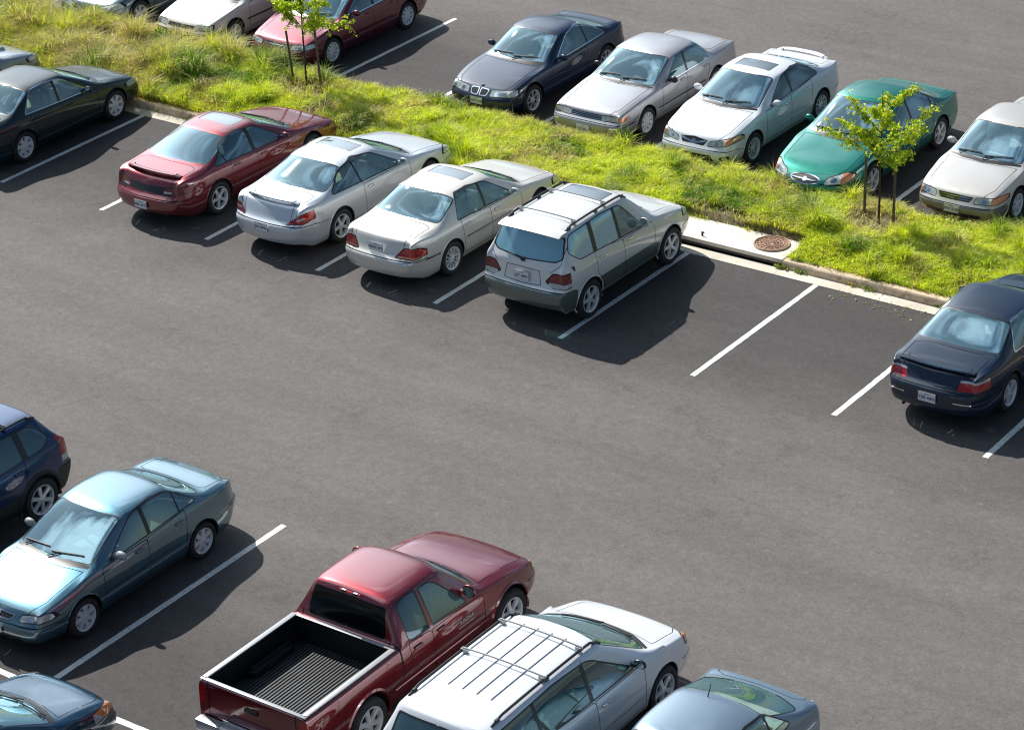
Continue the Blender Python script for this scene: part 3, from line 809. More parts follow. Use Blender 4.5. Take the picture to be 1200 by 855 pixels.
# ------------------------------------------------------------------ the cars of this car park
def ell(cx, cz, rx, rz, n=16): return [(cx+rx*math.cos(a), cz+rz*math.sin(a)) for a in np.linspace(0, 2*math.pi, n+1)[:-1]]
def rect(a, b, cc, d, r=.01): return rnd([(a, b), (cc, b), (cc, d), (a, d)], r)
def lamp(pts, inner=None, turn=None, r=.03):
    p = rnd(pts, r); out = [('blk', grow(p, .012)), ('headlight', p)]
    if inner: out += [('lamp_inner', ell(*inner), {'headlight'})]
    if turn: out += [('turn_signal', turn, {'headlight'})]
    return out
PARTS['blk'] = ('lamp_seal', 'seam', None, 1)
def bars(z0, z1, x1, n, t=.012, x0=-.01):
    return [('grille_bar', [(x0, z-t/2), (x1, z-t/2), (x1, z+t/2), (x0, z+t/2)], {'grille'}) for z in np.linspace(z0, z1, n)]
def ringo(poly, w_=.014, reg='grille_bar'): return [(reg, q) for q in strip(poly, w_)]
def spoiler(root, c, s0, zrise, hw, mat, chord=.14, thick=.028):
    """rear wing on two feet; follows the curve of the tail"""
    X = lambda x, s, z: (x, c['L']/2-s, z); bm = bmesh.new(); rows = []
    for t in np.linspace(-1, 1, 21):
        x = t*hw; s_ = s0-.10*abs(t)**2.5; drop = zrise*(abs(t)**6)*.9; z = c['tz'](0, s0)+zrise-drop
        rows.append([bm.verts.new(X(x, s_+a, z+b)) for a, b in ((-chord*.6, .0), (-chord*.2, thick), (chord*.35, thick*.9), (chord*.42, thick*.2), (chord*.2, -.006), (-chord*.3, -.008))])
    for A, B in zip(rows, rows[1:]):
        for k in range(6): bm.faces.new((A[k], A[(k+1) % 6], B[(k+1) % 6], B[k]))
    bm.faces.new(rows[0]); bm.faces.new(rows[-1][::-1])
    for sg in (-1, 1): add_box(bm, X(sg*hw*.82, s0-.08, c['tz'](hw*.82, s0-.08)+zrise*.4), (.05, .10, zrise+.02))
    bmobj('spoiler', bm, mat, root, smooth=True)
def rack(root, c, s0, s1, xr, bars_, rail_mat, bar_mat, strips=0):
    X = lambda x, s, z: (x, c['L']/2-s, z)
    for sg in (1, -1):
        bm = bmesh.new(); pts = [X(sg*xr, s_, c['tz'](xr, s_)+(.045 if 0 < k < 11 else .0)) for k, s_ in enumerate(np.linspace(s0, s1, 12))]
        add_tube(bm, pts, .020, 8)
        for s_ in np.linspace(s0+.12, s1-.12, 3): add_box(bm, X(sg*xr, s_, c['tz'](xr, s_)+.02), (.03, .08, .05))
        bmobj('roof_rail', bm, rail_mat, root, smooth=True)
    for s_ in bars_:
        bm = bmesh.new(); pts = [X(x, s_+.01*0, c['tz'](0, s_)+.055-.02*(abs(x)/xr)**2) for x in np.linspace(-xr, xr, 9)]
        add_tube(bm, pts, .014, 6)
        for sg in (1, -1): add_box(bm, X(sg*(xr-.03), s_, c['tz'](xr, s_)+.05), (.09, .055, .05))
        bmobj('cross_bar', bm, bar_mat, root, smooth=True)
    if strips:
        for x in np.linspace(-xr*.52, xr*.52, strips):
            bm = bmesh.new(); pts = [X(x, s_, c['tz'](x, s_)+.008) for s_ in np.linspace(s0+.30, s1-.42, 9)]
            add_tube(bm, pts, .007, 5); bmobj('roof_strip', bm, bar_mat, root, smooth=True)

def wagon_st(zd_off=0.0):
    def f(c, st):
        L = c['L']; w = c['W']/2; sr, sb = c['sr'], c['sb']; H = c['H']; zbR = c['zbR']; hr = c['hr']; zd = c['zd']
        st = st[:9]
        st += [(sr-.22, sr-.22, zbR, H-.012, 1, hr, .06, 0),
               (sr-.02, sr-.02, zbR, H-.035, .995, hr-.005, .06, -.03),
               (lerp(sr, sb, .40), sr+.05, zbR, H-.075, .99, hr-.02, .06, -.05),
               (lerp(sr, sb, .75), lerp(sr, sb, .55), zbR, lerp(H, zd, .5), .97, lerp(hr, w*.80, .45), .05, -.06),
               (sb-.02, sb-.01, zbR, zd+.04, .95, w*.79, .04, -.06),
               (sb+.02, sb+.03, zbR-.05, zd-.03, .935, w*.78, .03, -.05)]
        return st
    return f
def pickup_st(c, st):
    L = c['L']; w = c['W']/2; sr = c['sr']; H = c['H']; zbR = c['zbR']; hr = c['hr']; zd = c['zd']
    st = st[:9]
    st += [(sr-.18, sr-.18, zbR, H-.01, 1, hr, .06, 0), (sr-.04, sr-.03, zbR, H-.03, 1, hr, .06, 0),
           (sr+.02, sr+.03, zbR, H-.08, 1, hr-.005, .06, 0), (sr+.08, sr+.10, zbR, lerp(H, zd, .5), 1, lerp(hr, w*.84, .5), .05, 0),
           (sr+.13, sr+.15, zbR, zd+.06, 1, w*.86, .03, 0), (sr+.17, sr+.18, zbR, zd, 1, w*.87, .004, 0), (sr+.30, sr+.30, zbR, zd, 1, w*.87, .002, 0),
           (lerp(sr, L, .45), lerp(sr, L, .45), zbR, zd, 1, w*.87, .002, 0), (lerp(sr, L, .75), lerp(sr, L, .75), zbR, zd, 1, w*.87, .002, 0),
           (L-.22, L-.22, zbR, zd, .995, w*.87, .002, 0), (L-.07, L-.07, zbR, zd, .985, w*.86, .002, 0), (L-.035, L-.035, zbR-.005, zd-.005, .975, w*.855, .002, 0)]
    return st

M['tglass'] = glass_mat('green tinted glass', (.16,.40,.38), .62, .36)
M['pglass'] = glass_mat('pale glass', (.62,.72,.70), .16, .10, 1.22)  # paleness partly from the cyan sheen film mixed into the colour
CARS = []
def add(spec, x, y, facing, rz, label, group=None):
    spec.setdefault('seat', 'grey')
    r = car(spec); place(r, x, y, facing, rz); tag(r, label, spec.get('cat', 'car'), group); CARS.append(r); r['_'] = 0; del r['_']
    return r
def ycen(c, axle, yax, facing):
    """world y of the car's middle from the world y of one axle"""
    c = {**dict(L=4.75, wb=2.70, fo=.95), **c}
    s = c['fo'] if axle == 'f' else c['fo']+c['wb']
    return yax-facing*(c['L']/2-s)
def put(c, axle, xside, yax, facing, label, rz=0, group=None):
    W_ = c.get('W', 1.8); return add(c, xside-W_/2+.01, ycen(c, axle, yax, facing), facing, rz, label, group)
GM, GT, GB = 'cars parked with their noses over the near kerb of the grass strip', 'cars parked facing the grass strip from the far side', 'cars parked in the foreground row'

# ---- middle row, noses to the grass strip (+y)
def x_m0(c, root, objs, X):
    bm = bmesh.new(); z = c['tz'](0, .95)
    rows = []
    for s_, h in ((.66, .065), (.72, .075), (.95, .05), (1.15, .0)):
        rows.append([bm.verts.new(X(x, s_, c['tz'](abs(x), s_)-.01+(h if abs(x) < .27 else 0))) for x in (-.33, -.26, -.13, .13, .26, .33)])
    for A, B in zip(rows, rows[1:]):
        for k in range(5): bm.faces.new((A[k], A[k+1], B[k+1], B[k]))
    o = bmobj('hood_scoop', bm, c['paint'], root, smooth=True)
    bm = bmesh.new(); add_box(bm, X(0, .66, c['tz'](0, .66)+.022), (.52, .012, .05)); bmobj('scoop_opening', bm, M['seam'], o)
c = dict(L=4.42, W=1.74, H=1.44, wb=2.53, fo=.88, r=.32, zf=.72, zc=.96, sc=1.30, sw=1.98, sr=3.0, sb=3.65, paint=paint('silver grey rally paint', (.28,.32,.36), .5, .3), rim=('spoke', 5, 'rimmetal'), doors=[1.35,2.25,3.05],
    front=lamp([(.40,.60), (.42,.69), (.80,.73), (.82,.62)], (.56,.65,.045,.035))+[('grille', rnd([(-.01,.58),(-.01,.66),(.34,.66),(.30,.58)], .01)), ('intake', rect(-.01,.28,.5,.42,.03))],
    top=[('vent', [(-.01,.70),(.25,.70),(.25,.73),(-.01,.73)])], extra=x_m0)
put(c, 'f', -3.12, 3.72, 1, 'silver grey hatch nosed car with a hood scoop cut off by the left picture edge', group=GM)

c = dict(L=4.79, W=1.78, H=1.43, wb=2.67, fo=.94, r=.325, zf=.70, zc=.95, sc=1.36, sw=2.10, sr=3.20, sb=3.92, zd=1.02, ztl=.99, paint=paint('dark green black paint', (.001,.018,.026), .1, .5, .6, .04), rim=('cover', 7, 'cover'), doors=[1.42,2.42,3.35],
    hr=.61, dlo=[(1.78,.90,.04),(2.32,1.33,.12),(2.75,1.355,.05),(3.12,1.335,.12),(3.46,.965,.04)], pillars=[(2.50,.035)], over=dict(window_trim='chrome'), trim_w=.016, seat='tan', cvf=1,
    front=lamp([(.42,.57), (.44,.66), (.82,.70), (.85,.58)], (.60,.62,.05,.035))+[('grille', rect(-.01,.56,.36,.66,.02))]+bars(.58,.64,.34,3), mould=(.50,.035))
put(c, 'f', -.30, 3.72, 1, 'dark green sedan with chrome window frames and silver wheel covers at the kerb end', group=GM)

def x_m2(c, root, objs, X):
    spoiler(root, c, 4.72, .05, .66, c['paint'], .13)
red = paint('ruby red paint', (.22,.012,.020), .55, .36, 1., .16, 1.9)
c = dict(L=4.99, W=1.85, H=1.40, wb=2.81, fo=1.05, r=.335, zf=.68, zc=.93, sc=1.50, sw=2.28, sr=3.25, sb=4.18, zd=1.03, ztl=.98, zbF=.87, zbR=.95, paint=red, rim=('spoke', 5, 'rimmetal'), hr=.59, bc=.16,
    doors=[1.62,2.66,3.45], dlo=[(1.95,.89,.04),(2.50,1.30,.14),(2.95,1.335,.06),(3.35,1.27,.16),(3.86,.975,.05)], pillars=[(2.72,.045),(3.52,.012,.2)], sunroof=(2.42,2.86,.40), fuel=(4.30,.80,.08), rbz=.60, rbulge=.16,
    rear=[('blk', rnd([(-.01,.68),(-.01,.80),(.40,.82),(.82,.88),(.92,.84),(.93,.72),(.60,.68)], .04)), ('tail_light', rnd([(.40,.695),(.42,.80),(.80,.865),(.90,.83),(.91,.73),(.62,.69)], .04)), ('reverse_light', rect(.44,.71,.60,.745,.01), {'tail_light'})], over=dict(tail_light='darkred', blk='blacktrim'),
    rplate=(.47, 'KBX 2917'), extra=x_m2, seat='dark', mould=(.42,.03), exhaust=True)
c['over']['moulding'] = red
put(c, 'r', 4.86, 1.08, 1, 'ruby red sedan with a sunroof and a thin spoiler on its trunk lid', group=GM)

def x_m3(c, root, objs, X):
    spoiler(root, c, 4.66, .055, .60, c['paint'], .12)
silver = paint('bright silver paint', (.66,.71,.76), .3, .34)
c = dict(L=4.89, W=1.82, H=1.43, wb=2.72, fo=1.0, r=.335, zf=.70, zc=.95, sc=1.46, sw=2.24, sr=3.36, sb=4.14, zd=1.06, ztl=1.02, zbF=.90, zbR=.98, paint=silver, rim=('spoke', 5, 'rimmetal'), hr=.59, bc=.13,
    doors=[1.56,2.98], dlo=[(1.93,.92,.04),(2.50,1.33,.16),(2.95,1.37,.06),(3.42,1.29,.2),(3.88,1.01,.06)], pillars=[(3.02,.022,.1)], sunroof=(2.42,2.80,.40), rbz=.66, rbulge=.15, hmat='chrome',
    front=lamp([(.40,.60), (.46,.68), (.80,.74), (.85,.62)], (.60,.66,.05,.03))+[('grille', rect(-.01,.60,.32,.66,.01))],
    rear=[('blk', rnd([(.475,.69),(.73,.88),(.95,.965),(.955,.83),(.81,.705)], .03)), ('tail_light', rnd([(.49,.70),(.74,.87),(.945,.95),(.95,.84),(.80,.715)], .03)), ('reverse_light', rnd([(.64,.76),(.78,.83),(.82,.81),(.70,.75)], .01), {'tail_light'})], over=dict(blk='seam'),
    rplate=(.60, 'JRA 5836'), extra=x_m3, seat='tan')
put(c, 'r', 7.72, 1.26, 1, 'bright silver coupe with slanted red tail lamps and a small spoiler', group=GM)

champ = paint('champagne silver paint', (.72,.70,.65), .2, .34)
c = dict(L=4.89, W=1.79, H=1.42, wb=2.75, fo=.98, r=.325, zf=.69, zc=.94, sc=1.44, sw=2.16, sr=3.34, sb=4.04, zd=1.03, ztl=.99, zbF=.88, zbR=.95, paint=champ, rim=('thin', 12, 'cover'), hr=.60,
    doors=[1.52,2.50,3.40], dlo=[(1.90,.90,.04),(2.42,1.32,.12),(2.85,1.355,.05),(3.26,1.335,.10),(3.46,.97,.03)], pillars=[(2.62,.03)], sunroof=(2.36,2.74,.39), rbz=.62, mould=(.56,.028),
    front=lamp([(.40,.56), (.42,.65), (.80,.70), (.84,.58)], (.60,.61,.05,.035))+[('grille', rect(-.01,.56,.30,.66,.02))],
    rear=[('blk', rnd([(.40,.66),(.54,.83),(.80,.86),(.92,.72),(.80,.645)], .03)), ('tail_light', rnd([(.43,.67),(.555,.815),(.79,.845),(.905,.72),(.79,.66)], .03)), ('tail_turn', rnd([(.45,.672),(.47,.69),(.86,.69),(.79,.66)], .01), {'tail_light'})], over=dict(moulding='chrome', tail_light='redlens'),
    rplate=(.78, 'HNW 4471'), plate_x=-.0, seat='cream', bump_strip=(.55,.025))
put(c, 'r', 10.36, 1.17, 1, 'champagne sedan with a sunroof and wide red and amber tail lamps', group=GM)

def x_m5(c, root, objs, X):
    rack(root, c, 1.95, 3.84, .60, (2.60, 3.52), M['blacktrim'], M['silver'])
    bm = bmesh.new(); rows = []
    for t in np.linspace(-1, 1, 15):
        x = t*.64; s0 = 4.0-.05*t*t; z = 1.705-.035*t*t
        rows.append([bm.verts.new(X(x, s0+a, z+b)) for a, b in ((-.12,.035),(.05,.030),(.14,-.005),(.13,-.02),(0,-.02))])
    for A, B in zip(rows, rows[1:]):
        for k in range(5): bm.faces.new((A[k], A[(k+1) % 5], B[(k+1) % 5], B[k]))
    bm.faces.new(rows[0]); bm.faces.new(rows[-1][::-1]); bmobj('roof_spoiler', bm, c['paint'], root, smooth=True)
    bm = bmesh.new(); a = Vector(X(-.02, c['rs'](0, 1.20)+.02, 1.20)); b = Vector(X(-.42, c['rs'](.42, 1.25)+.02, 1.25))
    add_tube(bm, [a, b], .012, 6); add_box(bm, a, (.07,.04,.06)); bmobj('rear_wiper', bm, M['rubber'], root)
    for sg in (1, -1):
        bm = bmesh.new(); x0 = c['sx'](3.98, 1.10); add_box(bm, X(sg*(x0+.004), 3.98, 1.11), (.01, .035, .12), Matrix.Rotation(R(25), 3, 'X')); bmobj('badge', bm, M['seam'], root)
slv2 = paint('warm silver paint', (.74,.76,.76), .12, .34); clad = paint('grey green lower paint', (.13,.17,.165), .4, .35)
c = dict(L=4.38, W=1.82, H=1.77, wb=2.62, fo=.90, r=.36, zs=.30, zf=.86, zc=1.14, sc=1.22, sw=1.94, sr=3.93, sb=4.24, zd=1.17, ztl=1.05, zbF=1.07, zbR=1.17, paint=slv2, rim=('spoke', 5, 'rimmetal'), tw=.225, hr=.655, hard=(10,11), stations=wagon_st(), tuck=.10,
    zmid=.70, doors=[1.42,2.42,3.30], dlo=[(1.78,1.09,.04),(2.28,1.64,.12),(2.9,1.675,.04),(3.86,1.635,.08),(3.98,1.38,.05),(3.74,1.20,.06)], pillars=[(2.50,.04),(3.28,.055,-.05)], backlight='rear', trunk=False, clad=.66, rbz=.74, fbz=.62, sunroof=(2.08,2.50,.42), hmat='chrome', rbulge=.09, seat_s=2.28, rows=[3.10], cabend=4.1, floor=.47,
    over=dict(cladding=clad, rear_bumper=clad, front_bumper=clad, sunroof='sunroof', rear_window='tglass', glass1='glass', glass2='tglass', glass3='tglass', chrome=silver, tail_light='darkred'), lip=.014, exhaust=False, wrear=.94, seatz=.30, rprot=(0,.06,.085,.0,0), shd=.12,
    front=lamp([(.44,.74), (.46,.84), (.80,.89), (.84,.76)], (.60,.80,.05,.04))+[('grille', rect(-.01,.70,.38,.84,.02))],
    rear=[('rtrim', rnd([(-.01,1.20),(.62,1.23),(.74,1.30),(.66,1.63),(-.01,1.65)], .04)), ('rear_window', rnd([(-.01,1.22),(.61,1.25),(.71,1.31),(.64,1.61),(-.01,1.63)], .04)),
          ('seam', [(-.01,.79),(.39,.81),(.345,1.065),(-.01,1.075)]), ('chrome', [(-.01,.80),(.375,.82),(.335,1.055),(-.01,1.065)], {'seam'}), ('blk', rnd([(.46,.90),(.60,1.065),(.93,1.085),(.94,.80),(.62,.79)], .03)),
          ('reverse_light', rnd([(.52,.81),(.54,.89),(.93,.89),(.93,.82),(.64,.80)], .02), {'blk'}), ('tail_light', rnd([(.49,.90),(.62,1.05),(.925,1.07),(.93,.90)], .02), {'blk'})]+[('seam', q, {'body'}) for q in strip([(.56,1.07),(.72,1.2),(.72,1.66)], .01, False)],
    rplate=(.93, 'JZT 4897'), extra=x_m5, seat='cream', mirror=(1.88,1.20), mirsize=(.20,.13,.18), hz=1.03)
CUT_REV = c
put(c, 'f', 13.50, 3.60, 1, 'silver sport utility vehicle with roof rails and grey green bumpers beside the empty stall', group=GM)

def x_m6(c, root, objs, X):
    spoiler(root, c, 4.70, .035, .66, c['paint'], .14)
nav = paint('blue black paint', (.001,.015,.042), .1, .5, .7, .03)
c = dict(L=4.89, W=1.79, H=1.43, wb=2.75, fo=.98, r=.33, zf=.69, zc=.94, sc=1.44, sw=2.16, sr=3.32, sb=4.04, zd=1.04, ztl=1.0, zbF=.88, zbR=.95, paint=nav, rim=('spoke', 5, 'rimmetal'), hr=.60,
    doors=[1.52,2.50,3.40], dlo=[(1.90,.90,.04),(2.42,1.32,.12),(2.85,1.355,.05),(3.28,1.335,.12),(3.54,.97,.06)], pillars=[(2.62,.03)], rbz=.70, over=dict(window_trim='chrome', moulding='chrome'), hmat='chrome', bump_strip=(.50,.02),
    rear=[('blk', rnd([(.44,.73),(.46,.885),(.86,.905),(.93,.86),(.93,.73)], .02)), ('tail_light', rnd([(.45,.735),(.47,.855),(.88,.87),(.925,.74)], .02)), ('reverse_light', rnd([(.47,.85),(.48,.885),(.84,.90),(.86,.865)], .01), {'blk', 'tail_light'})],
    rplate=(.56, 'YZB 4805'), extra=x_m6, seat='cream', mirmat='blacktrim', exh_x=-.5)
put(c, 'r', 21.22, 1.62, 1, 'blue black sedan with chrome window frames at the right end of the middle row', group=GM)

# ---- far row, noses towards the viewer (-y)
c = dict(L=4.77, W=1.82, H=1.45, wb=2.74, fo=.96, r=.335, zf=.72, zc=.97, sc=1.36, sw=2.1, sr=3.2, sb=4.0, paint=paint('blue grey paint', (.10,.155,.20), .55, .3), rim=('spoke', 7, 'rimmetal'), doors=[1.44,2.45,3.35],
    front=lamp([(.36,.58), (.38,.68), (.80,.76), (.86,.64)], (.60,.66,.055,.04))+[('grille', rnd([(-.01,.55),(-.01,.70),(.30,.69),(.24,.55)], .02))]+bars(.575,.675,.28,3,.022)+[('intake', rect(-.01,.28,.55,.38,.03))], fplate=(.44, 'KFD 1180'), over=dict(grille_bar='chrome'))
put(c, 'f', -3.72, 8.22, -1, 'blue grey sedan with a chrome barred grille at the top left corner', group=GT)
c = dict(L=4.63, W=1.71, H=1.38, wb=2.60, fo=.92, r=.31, zf=.70, zc=.90, sc=1.36, sw=2.0, sr=3.05, sb=3.75, wfront=.90, cv=.08, paint=paint('beige white paint', (.76,.73,.66), .05, .4), rim=('cover', 6, 'cover'), doors=[1.44,2.36,3.2],
    front=lamp([(.42,.56), (.43,.65), (.76,.67), (.78,.58)], None, None, .01)+[('grille', rect(-.01,.57,.38,.645,.01))], over=dict(moulding='rubber'), bump_strip=(.44,.06), fplate=(.42, 'ZPN 6402'), mould=(.50,.035), lip=.014, seat='tan')
put(c, 'f', -1.05, 8.42, -1, 'beige white old sedan with a low square nose behind the tall weeds', group=GT)
mar = paint('maroon paint', (.17,.012,.026), .5, .34)
c = dict(L=4.68, W=1.78, H=1.40, wb=2.70, fo=.93, r=.315, zf=.68, zc=.90, sc=1.34, sw=2.06, sr=3.12, sb=3.85, paint=mar, rim=('cover', 10, 'cover'), doors=[1.42,2.4,3.3], over=dict(window_trim='chrome', moulding=mar), trim_w=.014, pillars=[(2.48,.04)], hz=.82,
    front=lamp([(.40,.55), (.42,.63), (.80,.66), (.84,.57)], (.58,.59,.05,.03))+[('grille', rect(-.01,.57,.34,.63,.02))]+bars(.6,.6,.32,1), fplate=(.44, 'YHR 9926'), mould=(.46,.04), seat='grey')
put(c, 'f', 1.62, 8.58, -1, 'maroon sedan with pale wheel covers behind the young tree', group=GT)

def x_t4(c, root, objs, X):
    bm = bmesh.new(); bmesh.ops.create_cone(bm, cap_ends=True, segments=20, radius1=.042, radius2=.042, depth=.012, matrix=Matrix.Translation(X(0, .20, c['tz'](0,.20)+.004)) @ Matrix.Rotation(R(14), 4, 'X')); o = bmobj('hood_emblem', bm, M['chrome'], root)
bmwp = paint('deep navy paint', (.001,.018,.055), .15, .45, .7, .04)
c = dict(L=4.49, W=1.76, H=1.37, wb=2.73, fo=.78, r=.325, zf=.68, zc=.90, sc=1.42, sw=2.08, sr=2.98, sb=3.82, zd=1.0, ztl=.99, zbF=.85, zbR=.92, paint=bmwp, rim=('thin', 7, 'rimmetal'), hr=.58, doors=[1.46,2.78], over=dict(window_trim='chrome', moulding='blacktrim'), trim_w=.018,
    dlo=[(1.86,.87,.04),(2.36,1.27,.14),(2.75,1.30,.05),(3.10,1.25,.14),(3.52,.95,.06)], pillars=[(2.86,.025,.05)], bump_strip=(.42,.06), hood0=.09, cv=.13,
    front=lamp([(.27,.54), (.28,.645), (.78,.68), (.80,.565)], (.42,.59,.05,.04))+[('grille_bar', rnd([(.015,.525),(.015,.665),(.23,.655),(.20,.535)], .04)), ('grille', rnd([(.035,.54),(.035,.65),(.21,.64),(.18,.548)], .03)), ('intake', rect(-.01,.24,.34,.34,.02)), ('intake', rect(.44,.24,.70,.33,.02)), ('fog_light', ell(.55,.29,.05,.035))],
    fplate=(.44, 'XWK 3358'), extra=x_t4, seat='tan', pframe='blacktrim')
put(c, 'f', 7.10, 8.40, -1, 'navy coupe with a twin oval chrome grille and a chrome window line', group=GT)

grey = paint('weathered grey paint', (.40,.40,.42), .45, .36)
c = dict(L=4.80, W=1.76, H=1.37, wb=2.66, fo=1.02, r=.31, zf=.72, zc=.91, sc=1.52, sw=2.16, sr=3.30, sb=3.72, zd=.97, ztl=.95, zbF=.86, zbR=.89, zs=.2, wfront=.93, cv=.06, cwf=.86, hr=.63, fbulge=.07, paint=grey, rim=('cover', 9, 'cover'),
    doors=[1.60,2.55,3.45], dlo=[(1.95,.88,.02),(2.36,1.28,.06),(2.85,1.295,.03),(3.30,1.285,.06),(3.50,.91,.03)], pillars=[(2.62,.035)], over=dict(window_trim='chrome', moulding='chrome'), trim_w=.012, hz=.80,
    front=lamp([(.36,.57), (.36,.66), (.74,.665), (.74,.575)], None, [(.58,.5),(.60,.8),(.62,.8),(.61,.5)], .008)+[('turn_signal', rect(.75,.575,.88,.66,.006), None), ('grille', rect(-.01,.565,.345,.665,.005))]+bars(.585,.645,.34,3,.010),
    bump_strip=(.44,.035), mould=(.46,.03), fplate=(.36, 'BTL 7714'), seat='tan', exhaust=True, fprot=(.0,.09,.08,.0,0), fbz=.515, mirmat='blacktrim')
put(c, 'f', 9.78, 8.58, -1, 'weathered grey boxy sedan with rectangular headlights and a chrome bumper line', group=GT)

wht = paint('pearl silver paint', (.82,.85,.89), .08, .34)
def x_t6(c, root, objs, X):
    spoiler(root, c, 4.42, .05, .58, c['paint'], .11)
c = dict(L=4.66, W=1.76, H=1.45, wb=2.67, fo=.95, r=.325, zf=.73, zc=1.0, sc=1.34, sw=2.08, sr=3.15, sb=3.92, zd=1.08, ztl=1.05, zbF=.93, zbR=1.0, paint=wht, rim=('thin', 10, 'rimmetal'), hr=.59, cv=.14,
    doors=[1.42,2.40,3.25], dlo=[(1.80,.95,.04),(2.34,1.35,.14),(2.8,1.375,.05),(3.18,1.335,.14),(3.56,1.05,.06)], pillars=[(2.50,.03)], over=dict(glass1='dglass', glass2='dglass', glass3='dglass', windshield='wglass'), sunroof=(2.28,2.68,.39), hmat='chrome', mould=(.50,.02),
    front=lamp([(.33,.57), (.36,.645), (.80,.75), (.855,.66), (.60,.585)], (.50,.625,.04,.03), [(.68,.5),(.66,.8),(.9,.8),(.9,.66),(.74,.62)])+[('blk', rnd([(-.01,.575),(-.01,.70),(.31,.665),(.24,.565)], .02)), ('grille', rnd([(-.01,.585),(-.01,.69),(.29,.655),(.23,.575)], .02), {'blk'}), ('grille_bar', [(-.01,.60),(.10,.63),(.28,.66),(.28,.635),(.12,.60),(-.01,.575)]), ('badge', ell(0,.62,.05,.045)), ('intake', rnd([(-.01,.30),(-.01,.42),(.42,.42),(.50,.30)], .03)), ('intake', rnd([(.60,.32),(.62,.40),(.76,.42),(.76,.33)], .02)), ('fog_light', ell(.69,.365,.04,.03))],
    extra=x_t6, seat='dark')
c['over']['moulding'] = wht
put(c, 'f', 12.36, 8.46, -1, 'pearl silver sedan with dark side glass and a winged front grille', group=GT)

teal = paint('bright teal green paint', (.004,.21,.16), .5, .30)
c = dict(L=4.95, W=1.85, H=1.47, wb=2.757, fo=1.03, r=.33, zf=.66, zc=.93, sc=1.44, sw=2.20, sr=3.26, sb=4.12, zd=1.01, ztl=.93, wrear=.80, rbulge=.18, zbF=.87, zbR=.95, paint=teal, rim=('spoke', 5, 'rimmetal'), hr=.58, fbulge=.20, wfront=.80, cv=.16, bc=.16,
    doors=[1.58,2.58,3.48], dlo=[(1.92,.89,.05),(2.48,1.36,.18),(2.9,1.395,.06),(3.32,1.31,.22),(3.80,.985,.08)], pillars=[(2.68,.035),(3.50,.02,.1)], mould=(.42,.03), over=dict(moulding=teal),
    front=lamp([(.40,.50), (.44,.60), (.74,.70), (.84,.64), (.80,.54)], (.56,.575,.055,.04), [(.70,.4),(.68,.8),(.9,.8),(.9,.4)], .05)+[('grille_bar', ell(0,.545,.315,.078,26)), ('grille', ell(0,.545,.295,.060,26)), ('grille_bar', [(-.01,.535),(.29,.54),(.29,.55),(-.01,.56)]), ('badge', ell(0,.547,.045,.034)), ('intake', rect(-.01,.26,.50,.36,.04))], seat='grey')
put(c, 'f', 15.13, 8.24, -1, 'bright teal green sedan with an oval chrome grille behind the right young tree', group=GT)

beige = paint('beige silver paint', (.62,.60,.57), .3, .34); beige2 = paint('taupe lower paint', (.25,.235,.21), .4, .35)
c = dict(L=4.79, W=1.78, H=1.42, wb=2.67, fo=.94, r=.32, zf=.70, zc=.94, sc=1.36, sw=2.10, sr=3.20, sb=3.92, zd=1.02, ztl=.99, paint=beige, rim=('spoke', 6, 'cover'), doors=[1.42,2.42,3.35], hr=.61, cv=.13,
    front=lamp([(.39,.55), (.41,.645), (.78,.68), (.85,.66), (.84,.57)], (.58,.60,.06,.035), [(.70,.5),(.72,.8),(.9,.8),(.9,.5)])+[('blk', rnd([(-.01,.56),(-.01,.655),(.36,.65),(.30,.56)], .02)), ('grille', rnd([(-.01,.57),(-.01,.645),(.34,.64),(.29,.57)], .02), {'blk'})]+bars(.59,.625,.33,2,.014)+[('intake', rect(-.01,.28,.55,.36,.02))], fplate=(.43, 'JRW 5108'), over=dict(cladding=beige2, front_bumper=beige2), clad=.42, fbz=.49, lip=.014, seat='cream')
put(c, 'f', 17.98, 8.58, -1, 'beige silver sedan with a taupe bumper at the right picture edge', group=GT)

# ---- foreground row
def x_b1(c, root, objs, X):
    rack(root, c, 1.9, 3.8, .58, (3.2,), M['blacktrim'], M['blacktrim'])
blue = paint('deep blue paint', (.001,.030,.11), .5, .30, .8, .08)
c = dict(L=4.30, W=1.83, H=1.64, wb=2.60, fo=.88, r=.36, zs=.28, zf=.86, zc=1.10, sc=1.26, sw=1.96, sr=3.84, sb=4.17, zd=1.12, ztl=1.05, zbF=1.05, zbR=1.14, paint=blue, rim=('spoke', 6, 'rimmetal'), tw=.235, hr=.62, hard=(10,11), stations=wagon_st(), zmid=.68,
    doors=[1.4,2.38,3.25], dlo=[(1.78,1.08,.04),(2.28,1.51,.12),(2.9,1.535,.04),(3.66,1.49,.16),(3.86,1.24,.10),(3.66,1.15,.06)], pillars=[(2.5,.04),(3.30,.06)], backlight='rear', trunk=False, clad=.60, rbz=.72, fbz=.62, over=dict(cladding='rubber', rear_bumper='rubber', front_bumper='rubber', glass1='dglass', glass2='dglass', glass3='dglass'), lip=.042, lipmat=M['rubber'], seat_s=2.25, rows=[3.1], cabend=4.1, floor=.45, wrear=.93, rbulge=.10,
    rear=[('rtrim', rnd([(-.01,1.15),(.66,1.17),(.60,1.50),(-.01,1.52)], .05)), ('rear_window', rnd([(-.01,1.17),(.63,1.19),(.58,1.48),(-.01,1.50)], .05)), ('tail_light', rnd([(.66,.86),(.66,1.12),(.80,1.22),(.95,1.2),(.95,.80)], .03)), ('reverse_light', rnd([(.70,.80),(.70,.90),(.95,.88),(.95,.78)], .01), {'tail_light', 'body'})],
    extra=x_b1, seat='dark', mirror=(1.85,1.14), hz=1.0)
put(c, 'r', 10.28, -9.34, -1, 'deep blue sport utility vehicle with black wheel arches at the left picture edge', group=GB)

